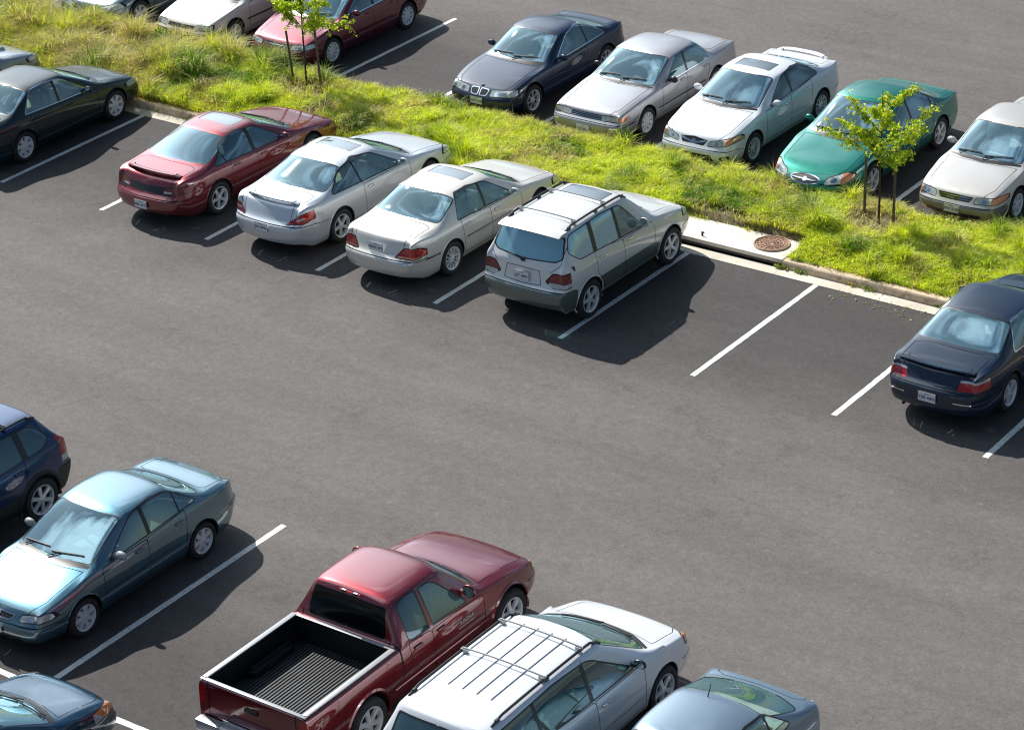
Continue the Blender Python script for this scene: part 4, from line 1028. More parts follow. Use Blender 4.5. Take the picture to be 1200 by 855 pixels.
sen = paint('steel teal blue paint', (.06,.165,.225), .7, .36, 1., .10, 2.2)
c = dict(L=4.51, W=1.71, H=1.41, wb=2.535, fo=.92, r=.30, zf=.70, zc=.94, sc=1.28, sw=2.00, sr=3.06, sb=3.72, zd=1.0, ztl=.94, zbF=.88, zbR=.95, wrear=.78, rbulge=.16, paint=sen, rim=('cover', 7, 'cover'), doors=[1.34,2.30,3.16], hr=.575,
    dlo=[(1.70,.90,.04),(2.22,1.31,.12),(2.65,1.335,.05),(3.02,1.30,.14),(3.42,1.0,.06)], pillars=[(2.40,.035),(3.06,.014,.05)], mould=(.47,.035), over=dict(moulding=sen),
    front=lamp([(.40,.55), (.42,.63), (.76,.67), (.80,.575)], (.56,.59,.05,.03))+[('blk', rnd([(-.01,.53),(-.01,.64),(.33,.63),(.26,.53)], .02)), ('grille_bar', rnd([(-.01,.54),(-.01,.635),(.32,.625),(.25,.54)], .02)), ('grille', rnd([(-.01,.555),(-.01,.62),(.29,.61),(.24,.555)], .01)), ('badge', ell(0,.59,.05,.045)), ('intake', rect(-.01,.24,.46,.34,.03))], fplate=(.43, 'YSG 6637'), exhaust=False, seat='grey', bump_strip=(.56,.02), mirmat='silver')
c['over']['mirror'] = 'silver'
put(c, 'f', 13.16, -11.42, -1, 'steel teal blue sedan parked left of the long white stall line', group=GB)

def x_b3(c, root, objs, X):
    L = c['L']; w = c['W']/2; s0 = c['sr']+.26; s1 = L-.11; zf_ = .74; zt_ = c['zd']-.012; xi = w*.83
    bm = bmesh.new()      # floor with ribs
    n = 30; zr = lambda k: zf_+(.016 if k % 2 else 0)
    xs = np.linspace(-xi, xi, 2*n+1)
    for k in range(2*n):
        a, b = xs[k], xs[k+1]; z = zr(k)
        v = [bm.verts.new(X(*q)) for q in ((a, s0, z), (b, s0, z), (b, s1, z), (a, s1, z))]; bm.faces.new(v)
        if k < 2*n-1:
            z2 = zr(k+1); v = [bm.verts.new(X(*q)) for q in ((b, s0, z), (b, s1, z), (b, s1, z2), (b, s0, z2))]; bm.faces.new(v)
    bed = bmobj('bed_liner_floor', bm, M['floor'], root)
    for nm, P in (('side', 1), ('side', -1)):
        bm = bmesh.new(); x = P*xi
        v = [bm.verts.new(X(*q)) for q in ((x, s0, zf_-.01), (x, s1, zf_-.01), (x, s1, zt_), (x, s0, zt_))]; bm.faces.new(v)
        v2 = [bm.verts.new(X(*q)) for q in ((x, s0, zt_), (x, s1, zt_), (x+P*.06, s1, zt_+.004), (x+P*.06, s0, zt_+.004))]; bm.faces.new(v2)
        ax = c['fo']+c['wb']; add_box(bm, X(P*(xi-.08), ax, zf_+.07), (.16, .90, .15)); bmesh.ops.bevel(bm, geom=[e for e in bm.edges if e.is_manifold], offset=.05, segments=3, affect='EDGES'); bmobj('bed_liner_wall', bm, M['liner'], root)
    for s_, sg in ((s0, 1), (s1, -1)):
        bm = bmesh.new(); v = [bm.verts.new(X(*q)) for q in ((-xi, s_, zf_-.01), (xi, s_, zf_-.01), (xi, s_, zt_), (-xi, s_, zt_))]; bm.faces.new(v)
        bmobj('bed_liner_wall', bm, M['liner'], root)
    # rails capping the bed
    for sg in (1, -1):
        bm = bmesh.new(); add_box(bm, X(sg*(w*.875), (s0+s1)/2, c['zd']+.008), (w*.085, s1-s0+.06, .022)); bmobj('bed_rail', bm, M['silver'], root, bevel=.006, smooth=True)
    bm = bmesh.new(); add_box(bm, X(0, L-.075, c['zd']+.008), (w*1.84, .06, .022)); bmobj('tailgate_cap', bm, M['silver'], root, bevel=.006, smooth=True)
    bm = bmesh.new(); add_box(bm, X(0, s0-.03, c['zd']+.006), (w*1.66, .05, .018)); bmobj('bed_rail', bm, M['silver'], root, bevel=.005, smooth=True)
    # rear bumper, tailgate handle, third brake light
    bm = bmesh.new(); pts = []
    add_box(bm, X(0, L+.06, .52), (w*1.84, .16, .17)); add_box(bm, X(0, L+.065, .61), (w*1.0, .15, .02)); bmobj('rear_bumper', bm, M['chrome2'], root, bevel=.03, smooth=True)
    bm = bmesh.new(); add_box(bm, X(0, c['rs'](0, .93)+.012, .93), (.22, .03, .06)); bmobj('tailgate_handle', bm, M['blacktrim'], root, bevel=.01, smooth=True)
    bm = bmesh.new(); add_box(bm, X(0, c['sr']+.025, c['H']-.085), (.36, .03, .03), Matrix.Rotation(R(20), 3, 'X')); br = bmobj('brake_light', bm, M['redlens'], root, bevel=.006)
    for x in (-.05, .05):
        bm = bmesh.new(); add_box(bm, X(x*2, c['sr']+.032, c['H']-.080), (.06, .03, .03)); bmobj('cargo_lamp', bm, M['chrome'], root)
    # decal words on the door
    for sg in (1, -1):
        x = c['sx'](1.95, .80)+.004; z0 = .84
        ink(root, 'TUNDRA', .085, (sg*x, L/2-1.95, .86), (R(90), 0, R(90*sg)), M['silver'])
        bm = bmesh.new(); add_box(bm, (sg*x, L/2-1.95, .79), (.004, .36, .016)); bmobj('decal_stripe', bm, M['silver'], root)
        bm = bmesh.new(); xx = c['sx'](3.6, .62); add_tube(bm, [X(sg*(c['sx'](q, .60)+.004), q, .60) for q in np.linspace(c['fo']+.55, c['fo']+c['wb']-.55, 10)], .014, 6); bmobj('side_moulding', bm, c['paint'], root, smooth=True)
M['liner'] = simple('bed liner plastic', (.008,.009,.011), .5, noise=.25, nscale=5); M['floor'] = simple('bed liner floor', (.035,.038,.042), .5, noise=.25, nscale=5); M['chrome2'] = simple('worn chrome bumper', (.60,.62,.64), .3, .6)
tru = paint('dark cherry red paint', (.20,.006,.013), .6, .34, 1., .10, 2.0)
c = dict(L=5.38, W=1.93, H=1.72, wb=3.22, fo=.90, r=.375, zs=.34, zf=.87, zc=1.12, sc=1.38, sw=2.05, sr=3.20, sb=3.35, zd=1.12, ztl=1.09, zbF=1.05, zbR=1.10, paint=tru, rim=('spoke', 6, 'rimmetal'), tw=.25, hr=.64, stations=pickup_st, zmid=.76, xf=(.93,.985,1.0,.985,.95), shd=.09, cwf=.82,
    doors=[1.50,2.66,3.18], dlo=[(1.86,1.08,.04),(2.34,1.58,.12),(2.9,1.61,.05),(3.10,1.59,.08),(3.14,1.13,.06)], pillars=[(2.66,.05)], body_pillars=True, backlight='rear', trunk=False, rbz=.30, fbz=.66, wrear=.96, rbulge=.015, rprot=(0,0,0,0,0), toplim=.9, hoodw=.76,
    top=[('VOID', [(-.01,3.44),(.80,3.44),(.80,5.27),(-.01,5.27)])],
    side=[('bed', [(3.38,.2),(3.38,1.2),(5.5,1.2),(5.5,.2)], {'body'}), ('seam', [(3.355,.3),(3.355,1.2),(3.385,1.2),(3.385,.3)], {'body','bed'})],
    front=lamp([(.48,.70), (.50,.82), (.82,.87), (.85,.72)], (.64,.77,.06,.05), [(.78,.6),(.78,1.0),(.95,1.0),(.95,.6)])+[('chrome', rect(-.01,.66,.46,.84,.03)), ('grille', rect(-.01,.69,.42,.81,.02))],
    rear=[('rear_window', rnd([(-.01,1.17),(.64,1.17),(.66,1.25),(.60,1.585),(-.01,1.60)], .05), {'body'}), ('tailgate', rect(-.01,.62,.74,1.3,.01), {'body'}), ('tail_light', rnd([(.80,.78),(.80,1.06),(1.0,1.06),(1.0,.78)], .02))]+[('seam', q, {'body','tailgate'}) for q in strip([(-.01,.62),(.745,.62),(.745,1.2)], .014, False)],
    over=dict(rear_window='black', glass2='dglass', glass1='glass'), lip=.032, mirror=(1.86,1.24), mirsize=(.22,.12,.20), extra=x_b3, seat='tan', pickup=True, seat_s=2.35, cabend=3.2, floor=.5, hz=1.0, cat='pickup truck', gap=.07, seatz=.30)
put(c, 'f', 18.30, -8.20, 1, 'cherry red pickup truck with an empty ribbed black bed beside the minivan', group=None)

def x_b4(c, root, objs, X):
    rack(root, c, 2.0, 4.40, .64, (2.42, 3.25), M['blacktrim'], M['silver'], 4)
van = paint('white silver paint', (.80,.83,.88), .15, .34)
c = dict(L=5.05, W=1.97, H=1.69, wb=3.03, fo=.96, r=.345, zs=.22, zf=.80, zc=1.06, sc=.94, sw=2.04, sr=4.58, sb=4.91, zd=1.10, ztl=1.05, zbF=1.02, zbR=1.08, paint=van, rim=('spoke', 5, 'rimmetal'), tw=.225, hr=.70, cwf=.84, cv=.22, hard=(10,11), stations=wagon_st(), zmid=.60,
    doors=[1.40,2.52,3.62], dlo=[(1.60,1.04,.04),(2.42,1.54,.14),(3.2,1.58,.05),(4.46,1.54,.10),(4.66,1.14,.06)], pillars=[(2.58,.035),(3.66,.03)], backlight='rear', trunk=False, rbz=.60, fbz=.55, over=dict(glass1='glass', glass2='dglass', glass3='dglass', moulding=van), hmat='chrome', seat_s=2.30, rows=[3.15, 3.95], cabend=4.7, floor=.42, hz=.92, h2off=.28, mould=(.50,.03), wrear=.94,
    front=lamp([(.42,.66), (.44,.74), (.84,.82), (.88,.68)], (.60,.72,.06,.04), [(.76,.6),(.76,.9),(.95,.9),(.95,.6)])+[('grille', rect(-.01,.62,.38,.72,.02))],
    rear=[('rtrim', rnd([(-.01,1.13),(.70,1.15),(.64,1.54),(-.01,1.56)], .05)), ('rear_window', rnd([(-.01,1.15),(.67,1.17),(.62,1.52),(-.01,1.54)], .05)), ('tail_light', rnd([(.76,.85),(.76,1.2),(.95,1.2),(.95,.85)], .03))], extra=x_b4, seat='grey', cat='minivan', mirror=(1.62,1.12), seatz=.22)
c['over']['rear_window'] = 'dglass'; c['mirmat'] = 'blacktrim'
put(c, 'f', 21.12, -8.62, 1, 'white and silver minivan with a black railed roof rack', group=None)

def shade(root, c, name, label):
    """folding sunshade standing behind the windscreen: a thing of its own"""
    w_ = [o for o in root.children if o.name.startswith('windshield')][0]; me = w_.data.copy(); 
    ns = [v.normal.copy() for v in me.vertices]
    for v, n in zip(me.vertices, ns): v.co = v.co-n*.05; v.co.x *= .95
    me.materials.clear(); me.materials.append(M['shade']); me.name = name
    o = link(name, me); o.location = root.location; o.rotation_euler = root.rotation_euler; tag(o, label, 'sunshade'); return o
m, nt, b, o_ = new_mat('patterned sunshade'); M['shade'] = m
tc = nt.nodes.new('ShaderNodeTexCoord'); v1 = nt.nodes.new('ShaderNodeTexNoise'); v1.inputs['Scale'].default_value = 9; v1.inputs['Detail'].default_value = 3
nt.links.new(tc.outputs['Object'], v1.inputs['Vector']); cr = nt.nodes.new('ShaderNodeValToRGB'); cr.color_ramp.elements[0].position = .44; cr.color_ramp.elements[0].color = (.20,.15,.11,1); cr.color_ramp.elements[1].position = .5; cr.color_ramp.elements[1].color = (.78,.76,.72,1)
nt.links.new(v1.outputs['Fac'], cr.inputs[0]); nt.links.new(cr.outputs[0], b.inputs['Base Color']); b.inputs['Roughness'].default_value = .5
sb_ = paint('slate blue paint', (.20,.28,.36), .45, .22)
c = dict(L=4.50, W=1.74, H=1.44, wb=2.6, fo=.9, r=.31, sc=1.28, sw=2.0, sr=3.16, sb=4.06, zd=1.03, ztl=.97, zbR=.95, wrear=.80, rbulge=.18, paint=sb_, rim=('spoke', 5, 'rimmetal'), doors=[1.34,2.3,3.15], hr=.58, bc=.18, antenna=(.12, 3.02, .16, .5), dlo=[(1.70,.90,.04),(2.24,1.33,.12),(2.75,1.36,.05),(3.16,1.32,.12),(3.56,1.03,.06)], pillars=[(2.40,.035),(3.14,.02)],
    rear=[('tail_light', rnd([(.55,.76),(.60,.94),(.92,.96),(.92,.76)], .03))], over=dict(tail_light='clear', rear_window='pglass'), seat='cream')
put(c, 'r', 23.50, -9.32, -1, 'slate blue car seen from above its rear window at the bottom picture edge', group=GB)
bb = paint('dark sapphire blue paint', (.012,.06,.11), .5, .24)
c = dict(L=4.45, W=1.70, H=1.42, wb=2.6, fo=.88, r=.30, zf=.72, zc=.97, sc=1.22, sw=1.95, sr=3.0, sb=3.7, wfront=.84, cv=.16, paint=bb, rim=('cover', 7, 'cover'), doors=[1.3,2.25,3.1], hoodw=.70,
    front=lamp([(.38,.56), (.42,.66), (.80,.76), (.86,.62)], (.60,.64,.05,.04), [(.66,.4),(.66,.8),(.78,.8),(.78,.4)], .04)+[('intake', rect(-.01,.28,.5,.42,.03))], seat='grey', fbz=.5)
r0 = add(c, 14.66, -13.05-4.45/2, 1, 0, 'dark sapphire blue car nosing in at the bottom left corner', GB)
shade(r0, c, 'windshield_sunshade', 'white brown patterned sunshade behind the windscreen of the bottom left blue car')
# ------------------------------------------------------------------ setting
def struct(o, kind='structure'): o['kind'] = kind; return o
def flat(name, x0, y0, x1, y1, z, mat, sub=0):
    return struct(mesh(name, [(x0,y0,z),(x1,y0,z),(x1,y1,z),(x0,y1,z)], [(0,1,2,3)], mat, smooth=False))
def N(nt, t, **k):
    n = nt.nodes.new(t)
    for a, b in k.items():
        if a.startswith('i_'): n.inputs[int(a[2:]) if a[2:].isdigit() else a[2:].replace('_', ' ')].default_value = b
        else: setattr(n, a, b)
    return n
def asphalt():
    m, nt, b, o = new_mat('asphalt'); L = nt.links.new
    geo = N(nt, 'ShaderNodeNewGeometry'); P = geo.outputs['Position']
    def noise(sc, det=4, rough=.55, vec=P, dist=0.):
        n = N(nt, 'ShaderNodeTexNoise'); n.inputs['Scale'].default_value = sc; n.inputs['Detail'].default_value = det; n.inputs['Roughness'].default_value = rough; n.inputs['Distortion'].default_value = dist
        L(vec, n.inputs['Vector']); return n.outputs['Fac']
    def rng(v, a, b_, c, d):
        r = N(nt, 'ShaderNodeMapRange'); L(v, r.inputs[0]); r.inputs[1].default_value = a; r.inputs[2].default_value = b_; r.inputs[3].default_value = c; r.inputs[4].default_value = d; return r.outputs[0]
    def mul(a, b_):
        r = N(nt, 'ShaderNodeMath', operation='MULTIPLY'); L(a, r.inputs[0]); (L(b_, r.inputs[1]) if not isinstance(b_, float) else setattr(r.inputs[1], 'default_value', b_)); return r.outputs[0]
    # traffic wear: aisles lighter than stalls
    sp = N(nt, 'ShaderNodeSeparateXYZ'); L(P, sp.inputs[0])
    wob = rng(noise(.5, 3), 0, 1, -1.4, 1.4); ad = N(nt, 'ShaderNodeMath', operation='ADD'); L(sp.outputs['Y'], ad.inputs[0]); L(wob, ad.inputs[1])
    a1 = rng(ad.outputs[0], 1.6, -1.6, 0, 1); a2 = rng(ad.outputs[0], -11.5, -7.5, 0, 1); aisle = mul(a1, a2)
    a3 = rng(ad.outputs[0], 10.5, 13., 0, 1); mx = N(nt, 'ShaderNodeMath', operation='MAXIMUM'); L(aisle, mx.inputs[0]); L(a3, mx.inputs[1])
    ramp = N(nt, 'ShaderNodeMixRGB'); ramp.inputs[1].default_value = (.062, .057, .056, 1); ramp.inputs[2].default_value = (.132, .121, .115, 1); L(mx.outputs[0], ramp.inputs[0])
    # stretched streaks along the aisle, patches, stains, grit
    mp = N(nt, 'ShaderNodeMapping'); mp.inputs['Scale'].default_value = (.16, 1.1, 1); mp.inputs['Rotation'].default_value = (0, 0, .05); L(P, mp.inputs[0])
    f = mul(rng(noise(1.0, 6, .6, mp.outputs[0], .3), .3, .7, .88, 1.12), rng(noise(.42, 5, .6), .3, .7, .93, 1.07))
    f = mul(f, rng(noise(5.5, 4, .65), .25, .75, .86, 1.14))
    f = mul(f, rng(noise(38, 3, .7), .25, .75, .82, 1.18))
    vo = N(nt, 'ShaderNodeTexVoronoi'); vo.inputs['Scale'].default_value = 34; L(P, vo.inputs['Vector'])
    cellc = N(nt, 'ShaderNodeSeparateXYZ'); L(vo.outputs['Color'], cellc.inputs[0])
    f = mul(f, rng(cellc.outputs[0], 0, 1, .86, 1.14))
    vo2 = N(nt, 'ShaderNodeTexVoronoi'); vo2.inputs['Scale'].default_value = 13; L(P, vo2.inputs['Vector'])
    c2 = N(nt, 'ShaderNodeSeparateXYZ'); L(vo2.outputs['Color'], c2.inputs[0])
    f = mul(f, rng(c2.outputs[0], .985, .995, 1., 1.15))
    stain = rng(noise(1.15, 3, .5), .68, .82, 1., .74); f = mul(f, stain)
    crack = N(nt, 'ShaderNodeTexVoronoi', feature='DISTANCE_TO_EDGE'); crack.inputs['Scale'].default_value = .20
    cv_ = N(nt, 'ShaderNodeVectorMath', operation='ADD'); nn = N(nt, 'ShaderNodeTexNoise'); nn.inputs['Scale'].default_value = 1.6; nn.inputs['Detail'].default_value = 5; L(P, nn.inputs['Vector']); sc_ = N(nt, 'ShaderNodeVectorMath', operation='SCALE'); sc_.inputs[3].default_value = 1.1; L(nn.outputs['Color'], sc_.inputs[0]); L(P, cv_.inputs[0]); L(sc_.outputs[0], cv_.inputs[1]); L(cv_.outputs[0], crack.inputs['Vector'])
    f = mul(f, rng(crack.outputs['Distance'], .0, .004, .80, 1.))
    oil = N(nt, 'ShaderNodeTexVoronoi'); oil.inputs['Scale'].default_value = .75; L(cv_.outputs[0], oil.inputs['Vector']); f = mul(f, rng(oil.outputs['Distance'], .05, .22, .86, 1.))
    out = N(nt, 'ShaderNodeMixRGB', blend_type='MULTIPLY'); out.inputs[0].default_value = 1; L(ramp.outputs[0], out.inputs[1]); L(f, out.inputs[2]); L(out.outputs[0], b.inputs['Base Color'])
    b.inputs['Roughness'].default_value = .82; b.inputs['Specular IOR Level'].default_value = .35
    bp = N(nt, 'ShaderNodeBump'); bp.inputs['Strength'].default_value = .55; bp.inputs['Distance'].default_value = .012; L(noise(55, 4, .7), bp.inputs['Height']); L(bp.outputs[0], b.inputs['Normal'])
    return m
def worn(name, rgb, dark, scale=9., thr=.60, rough=.7, big=1.2):
    m, nt, b, o = new_mat(name); L = nt.links.new; geo = N(nt, 'ShaderNodeNewGeometry')
    n = N(nt, 'ShaderNodeTexNoise'); n.inputs['Scale'].default_value = scale; n.inputs['Detail'].default_value = 8; n.inputs['Roughness'].default_value = .7; L(geo.outputs['Position'], n.inputs['Vector'])
    r = N(nt, 'ShaderNodeValToRGB'); r.color_ramp.elements[0].position = thr-.06; r.color_ramp.elements[0].color = (*rgb, 1); r.color_ramp.elements[1].position = thr+.10; r.color_ramp.elements[1].color = (*dark, 1); L(n.outputs['Fac'], r.inputs[0])
    n2 = N(nt, 'ShaderNodeTexNoise'); n2.inputs['Scale'].default_value = big; n2.inputs['Detail'].default_value = 6; L(geo.outputs['Position'], n2.inputs['Vector'])
    mr = N(nt, 'ShaderNodeMapRange'); mr.inputs[1].default_value = .3; mr.inputs[2].default_value = .7; mr.inputs[3].default_value = .80; mr.inputs[4].default_value = 1.12; L(n2.outputs['Fac'], mr.inputs[0])
    mx = N(nt, 'ShaderNodeMixRGB', blend_type='MULTIPLY'); mx.inputs[0].default_value = 1; L(r.outputs[0], mx.inputs[1]); L(mr.outputs[0], mx.inputs[2]); L(mx.outputs[0], b.inputs['Base Color'])
    b.inputs['Roughness'].default_value = rough
    bp = N(nt, 'ShaderNodeBump'); bp.inputs['Strength'].default_value = .5; bp.inputs['Distance'].default_value = .01; L(n.outputs['Fac'], bp.inputs['Height']); L(bp.outputs[0], b.inputs['Normal'])
    return m
ASP = asphalt()
g = struct(mesh('parking_lot_ground', [(-400,-400,0),(400,-400,0),(400,400,0),(-400,400,0)], [(0,1,2,3)], ASP, smooth=False))
LINE = worn('stall line paint', (.84,.84,.79), (.40,.38,.35), 16., .58, .6, .9)
SW = 2.697
def stripe(x0, y0, x1, y1, wd=.105):
    a = Vector((x0, y0)); b = Vector((x1, y1)); d = (b-a).normalized(); n = Vector((-d.y, d.x))*wd/2; k = max(2, int((b-a).length/.12)); vs = []
    for i in range(k+1):
        p = a.lerp(b, i/k); e1 = random.uniform(-.004, .004); e2 = random.uniform(-.004, .004)
        vs += [(*(p+n*(1+e1/.05)), .004), (*(p-n*(1+e2/.05)), .004)]
    fs = [(2*i, 2*i+1, 2*i+3, 2*i+2) for i in range(k)]
    return struct(mesh('stall_line', vs, fs, LINE, smooth=False))
for i in range(-2, 12): stripe(i*SW, 0, i*SW, 4.17)
for k in range(-5, 9): stripe(2.128+k*SW, 7.72, 2.128+k*SW, 12.375)
for k in range(-5, 9):
    x = 13.53+k*SW
    stripe(x, -7.50, x, -12.72); stripe(x, -12.82, x, -17.9)
stripe(0, -12.77, 34, -12.77)

# kerb, gutter
KB = worn('kerb concrete', (.74,.58,.40), (.42,.31,.20), 7., .55, .85, 2.2); GU = worn('gutter concrete', (.70,.64,.53), (.42,.36,.28), 6., .62, .85, 1.5); SL = worn('slab concrete', (.84,.77,.66), (.58,.50,.40), 5., .62, .85, 1.1)
YK0, YK1, HK = 4.46, 4.66, .145
def gutter(x0, x1):
    bm = bmesh.new(); add_box(bm, ((x0+x1)/2, (4.17+YK0)/2, -.02), (x1-x0-.008, YK0-4.17, .056)); o = bmobj('gutter', bm, GU); struct(o)
def kerb(x0, x1, name='kerb'):
    bm = bmesh.new(); prof = [(YK0-.0, -.05), (YK0+.01, .06), (YK0+.022, .115), (YK0+.05, HK), (YK1, HK+.004), (YK1, -.05)]
    A = [bm.verts.new((x0+.006, y, z)) for y, z in prof]; k = max(1, int((x1-x0)/.4)); prev = A
    for i in range(1, k+1):
        x = x0+(x1-x0)*i/k-(.006 if i == k else 0); B = [bm.verts.new((x, y+random.uniform(-.004,.004), z+random.uniform(-.004,.003))) for y, z in prof]
        for j in range(5): bm.faces.new((prev[j], B[j], B[j+1], prev[j+1]))
        prev = B
    bm.faces.new(A); bm.faces.new(prev[::-1]); o = bmobj(name, bm, KB, smooth=True); struct(o)
IN0, IN1 = 12.55, 15.30
x = -20.
while x < IN0-.01:
    x1 = min(x+3.05, IN0); x1 = IN0 if IN0-x1 < 1 else x1; kerb(x, x1); gutter(x, x1); x = x1
x = IN1
while x < 45: x1 = x+(2.1 if x == IN1 else 3.05); kerb(x, x1); gutter(x, x1); x = x1
gutter(IN0, IN1)
# kerb on the far side of the strip
bm = bmesh.new(); add_box(bm, (10, 7.63, .03), (90, .15, .17)); struct(bmobj('kerb', bm, KB, bevel=.015))
# storm drain inlet: slab on piers over a dark throat
bm = bmesh.new(); add_box(bm, ((IN0+IN1)/2, 4.93, .115), (IN1-IN0-.02, .86, .085)); o = bmobj('storm_drain_slab', bm, SL, bevel=.012); tag(o, 'pale concrete storm drain slab spanning the gap in the kerb', 'drain slab')
bm = bmesh.new()
add_box(bm, ((IN0+IN1)/2, 5.0, .03), (IN1-IN0-.05, .02, .10)); add_box(bm, ((IN0+IN1)/2, 4.74, .012), (IN1-IN0-.05, .50, .012))
for xx in (IN0+.04, IN1-.04): add_box(bm, (xx, 4.74, .035), (.06, .44, .072))
struct(bmobj('drain_throat', bm, M['seam']))
bm = bmesh.new(); add_box(bm, ((IN0+IN1)/2, 4.493, .06), (IN1-IN0-.3, .02, .03)); o = bmobj('drain_bar', bm, simple('rusty iron', (.07,.05,.04), .8, noise=.3)); tag(o, 'rusty iron bar across the mouth of the storm drain', 'drain bar')
# manhole cover
RU = worn('rusted cast iron', (.44,.26,.18), (.22,.12,.08), 16., .56, .75, 5.)
mc = empty('manhole_cover', (14.79, 4.99, .158)); tag(mc, 'round rust brown manhole cover set in the concrete drain slab', 'manhole cover')
bm = bmesh.new(); bmesh.ops.create_cone(bm, cap_ends=True, segments=48, radius1=.30, radius2=.30, depth=.012, matrix=Matrix.Translation((0,0,.006))); bmobj('cover_plate', bm, RU, mc)
bm = bmesh.new()
ring = lambda r_: [(r_*math.cos(a), r_*math.sin(a), .016) for a in np.linspace(0, 2*math.pi, 41)[:-1]]
for r_ in (.28, .215, .15, .085): add_tube(bm, ring(r_), .010, 5, True)
for k in range(16):
    a = k*math.pi/8; add_tube(bm, [(.05*math.cos(a), .05*math.sin(a), .016), (.285*math.cos(a), .285*math.sin(a), .016)], .008, 5)
bmobj('cover_ribs', bm, RU, mc, smooth=True)
bm = bmesh.new(); add_tube(bm, ring(.325), .018, 6, True); bmobj('cover_ring', bm, simple('dusty iron ring', (.40,.27,.20), .85, noise=.3), mc, smooth=True)
bm = bmesh.new(); add_box(bm, (0,0,.035), (.035,.02,.07)); add_box(bm, (.012,0,.075), (.06,.022,.02)); o = bmobj('metal_bracket', bm, M['seam'], None, (13.5, 4.66, .157)); tag(o, 'small dark metal bracket standing on the drain slab', 'bracket')

# ---- grass strip
def vnoise(x, y, s, seed):
    rs_ = np.random.RandomState(seed); G = rs_.rand(96, 96); X = (x*s+1000) % 95; Y = (y*s+1000) % 95
    i = X.astype(int); j = Y.astype(int); fx = X-i; fy = Y-j; fx = fx*fx*(3-2*fx); fy = fy*fy*(3-2*fy); i2 = (i+1) % 96; j2 = (j+1) % 96
    return (G[i,j]*(1-fx)+G[i2,j]*fx)*(1-fy)+(G[i,j2]*(1-fx)+G[i2,j2]*fx)*fy
def fbm(x, y, s, seed): return .5*vnoise(x,y,s,seed)+.3*vnoise(x,y,s*2.1,seed+1)+.2*vnoise(x,y,s*4.3,seed+2)
TREES = [(16.11, 6.61), (2.36, 6.74)]
DIRT = [(16.12,6.50,.62,.55),(2.4,6.45,.70,.55),(3.6,5.6,.40,.45),(-3.4,6.75,.55,.22),(-1.7,6.2,.6,.25),(13.4,5.55,.9,.16),(3.3,5.1,.5,.3),(17.0,7.4,.8,.22)]
def hgt(x, y):
    t = np.clip((y-4.66)/.7, 0, 1)*np.clip((7.62-y)/.5, 0, 1)
    h = .11+.15*t*t*(3-2*t)+.07*(fbm(x, y, .9, 5)-.5)*t
    inl = (x > IN0-.05) & (x < IN1+.05) & (y < 5.40)
    return np.where(inl, .06, h)
def bare(x, y):
    b_ = np.zeros_like(x)
    for (cx_, cy_, rx, ry) in DIRT:
        q = ((x-cx_)/rx)**2+((y-cy_)/ry)**2; b_ = np.maximum(b_, np.clip(1.35-q, 0, 1))
    return np.clip(b_*(.75+.9*vnoise(x, y, 5, 77)), 0, 1)
nx, ny = 420, 46; gx = np.linspace(-22, 44, nx); gy = np.linspace(4.655, 7.56, ny); GX, GY = np.meshgrid(gx, gy, indexing='ij')
GZ = hgt(GX, GY)+.012*(np.random.rand(nx, ny)-.5); vs = np.stack([GX, GY, GZ], -1).reshape(-1, 3)
fs = [(i*ny+j, (i+1)*ny+j, (i+1)*ny+j+1, i*ny+j+1) for i in range(nx-1) for j in range(ny-1)]
SOIL = worn('soil and thatch', (.23,.19,.085), (.10,.085,.05), 12., .5, .95, 2.); so = struct(mesh('grass_strip_ground', vs, fs, SOIL))
def leafmat(name, trans=.35):
    m, nt, b, o = new_mat(name); L = nt.links.new; at = N(nt, 'ShaderNodeAttribute', attribute_name='col'); L(at.outputs['Color'], b.inputs['Base Color']); b.inputs['Roughness'].default_value = .55; b.inputs['Specular IOR Level'].default_value = .3
    tr = N(nt, 'ShaderNodeBsdfTranslucent'); hs = N(nt, 'ShaderNodeHueSaturation'); hs.inputs['Value'].default_value = 1.25; hs.inputs['Saturation'].default_value = 1.1; L(at.outputs['Color'], hs.inputs['Color']); L(hs.outputs[0], tr.inputs[0])
    mx = N(nt, 'ShaderNodeMixShader'); mx.inputs[0].default_value = trans; L(b.outputs[0], mx.inputs[1]); L(tr.outputs[0], mx.inputs[2]); L(mx.outputs[0], o.inputs[0]); return m
GR = leafmat('grass blades')
def fast_mesh(name, V, F3, colors, mat):
    me = bpy.data.meshes.new(name); me.vertices.add(len(V)); me.vertices.foreach_set('co', V.astype(np.float32).ravel())
    me.loops.add(len(F3)*3); me.loops.foreach_set('vertex_index', F3.astype(np.int32).ravel()); me.polygons.add(len(F3)); me.polygons.foreach_set('loop_start', np.arange(0, len(F3)*3, 3, dtype=np.int32))
    me.polygons.foreach_set('use_smooth', np.ones(len(F3), dtype=bool))
    at = me.color_attributes.new('col', 'FLOAT_COLOR', 'POINT'); c4 = np.ones((len(V), 4), dtype=np.float32); c4[:, :3] = colors; at.data.foreach_set('color', c4.ravel())
    me.materials.append(mat); me.update(calc_edges=True); me.validate(); return link(name, me)
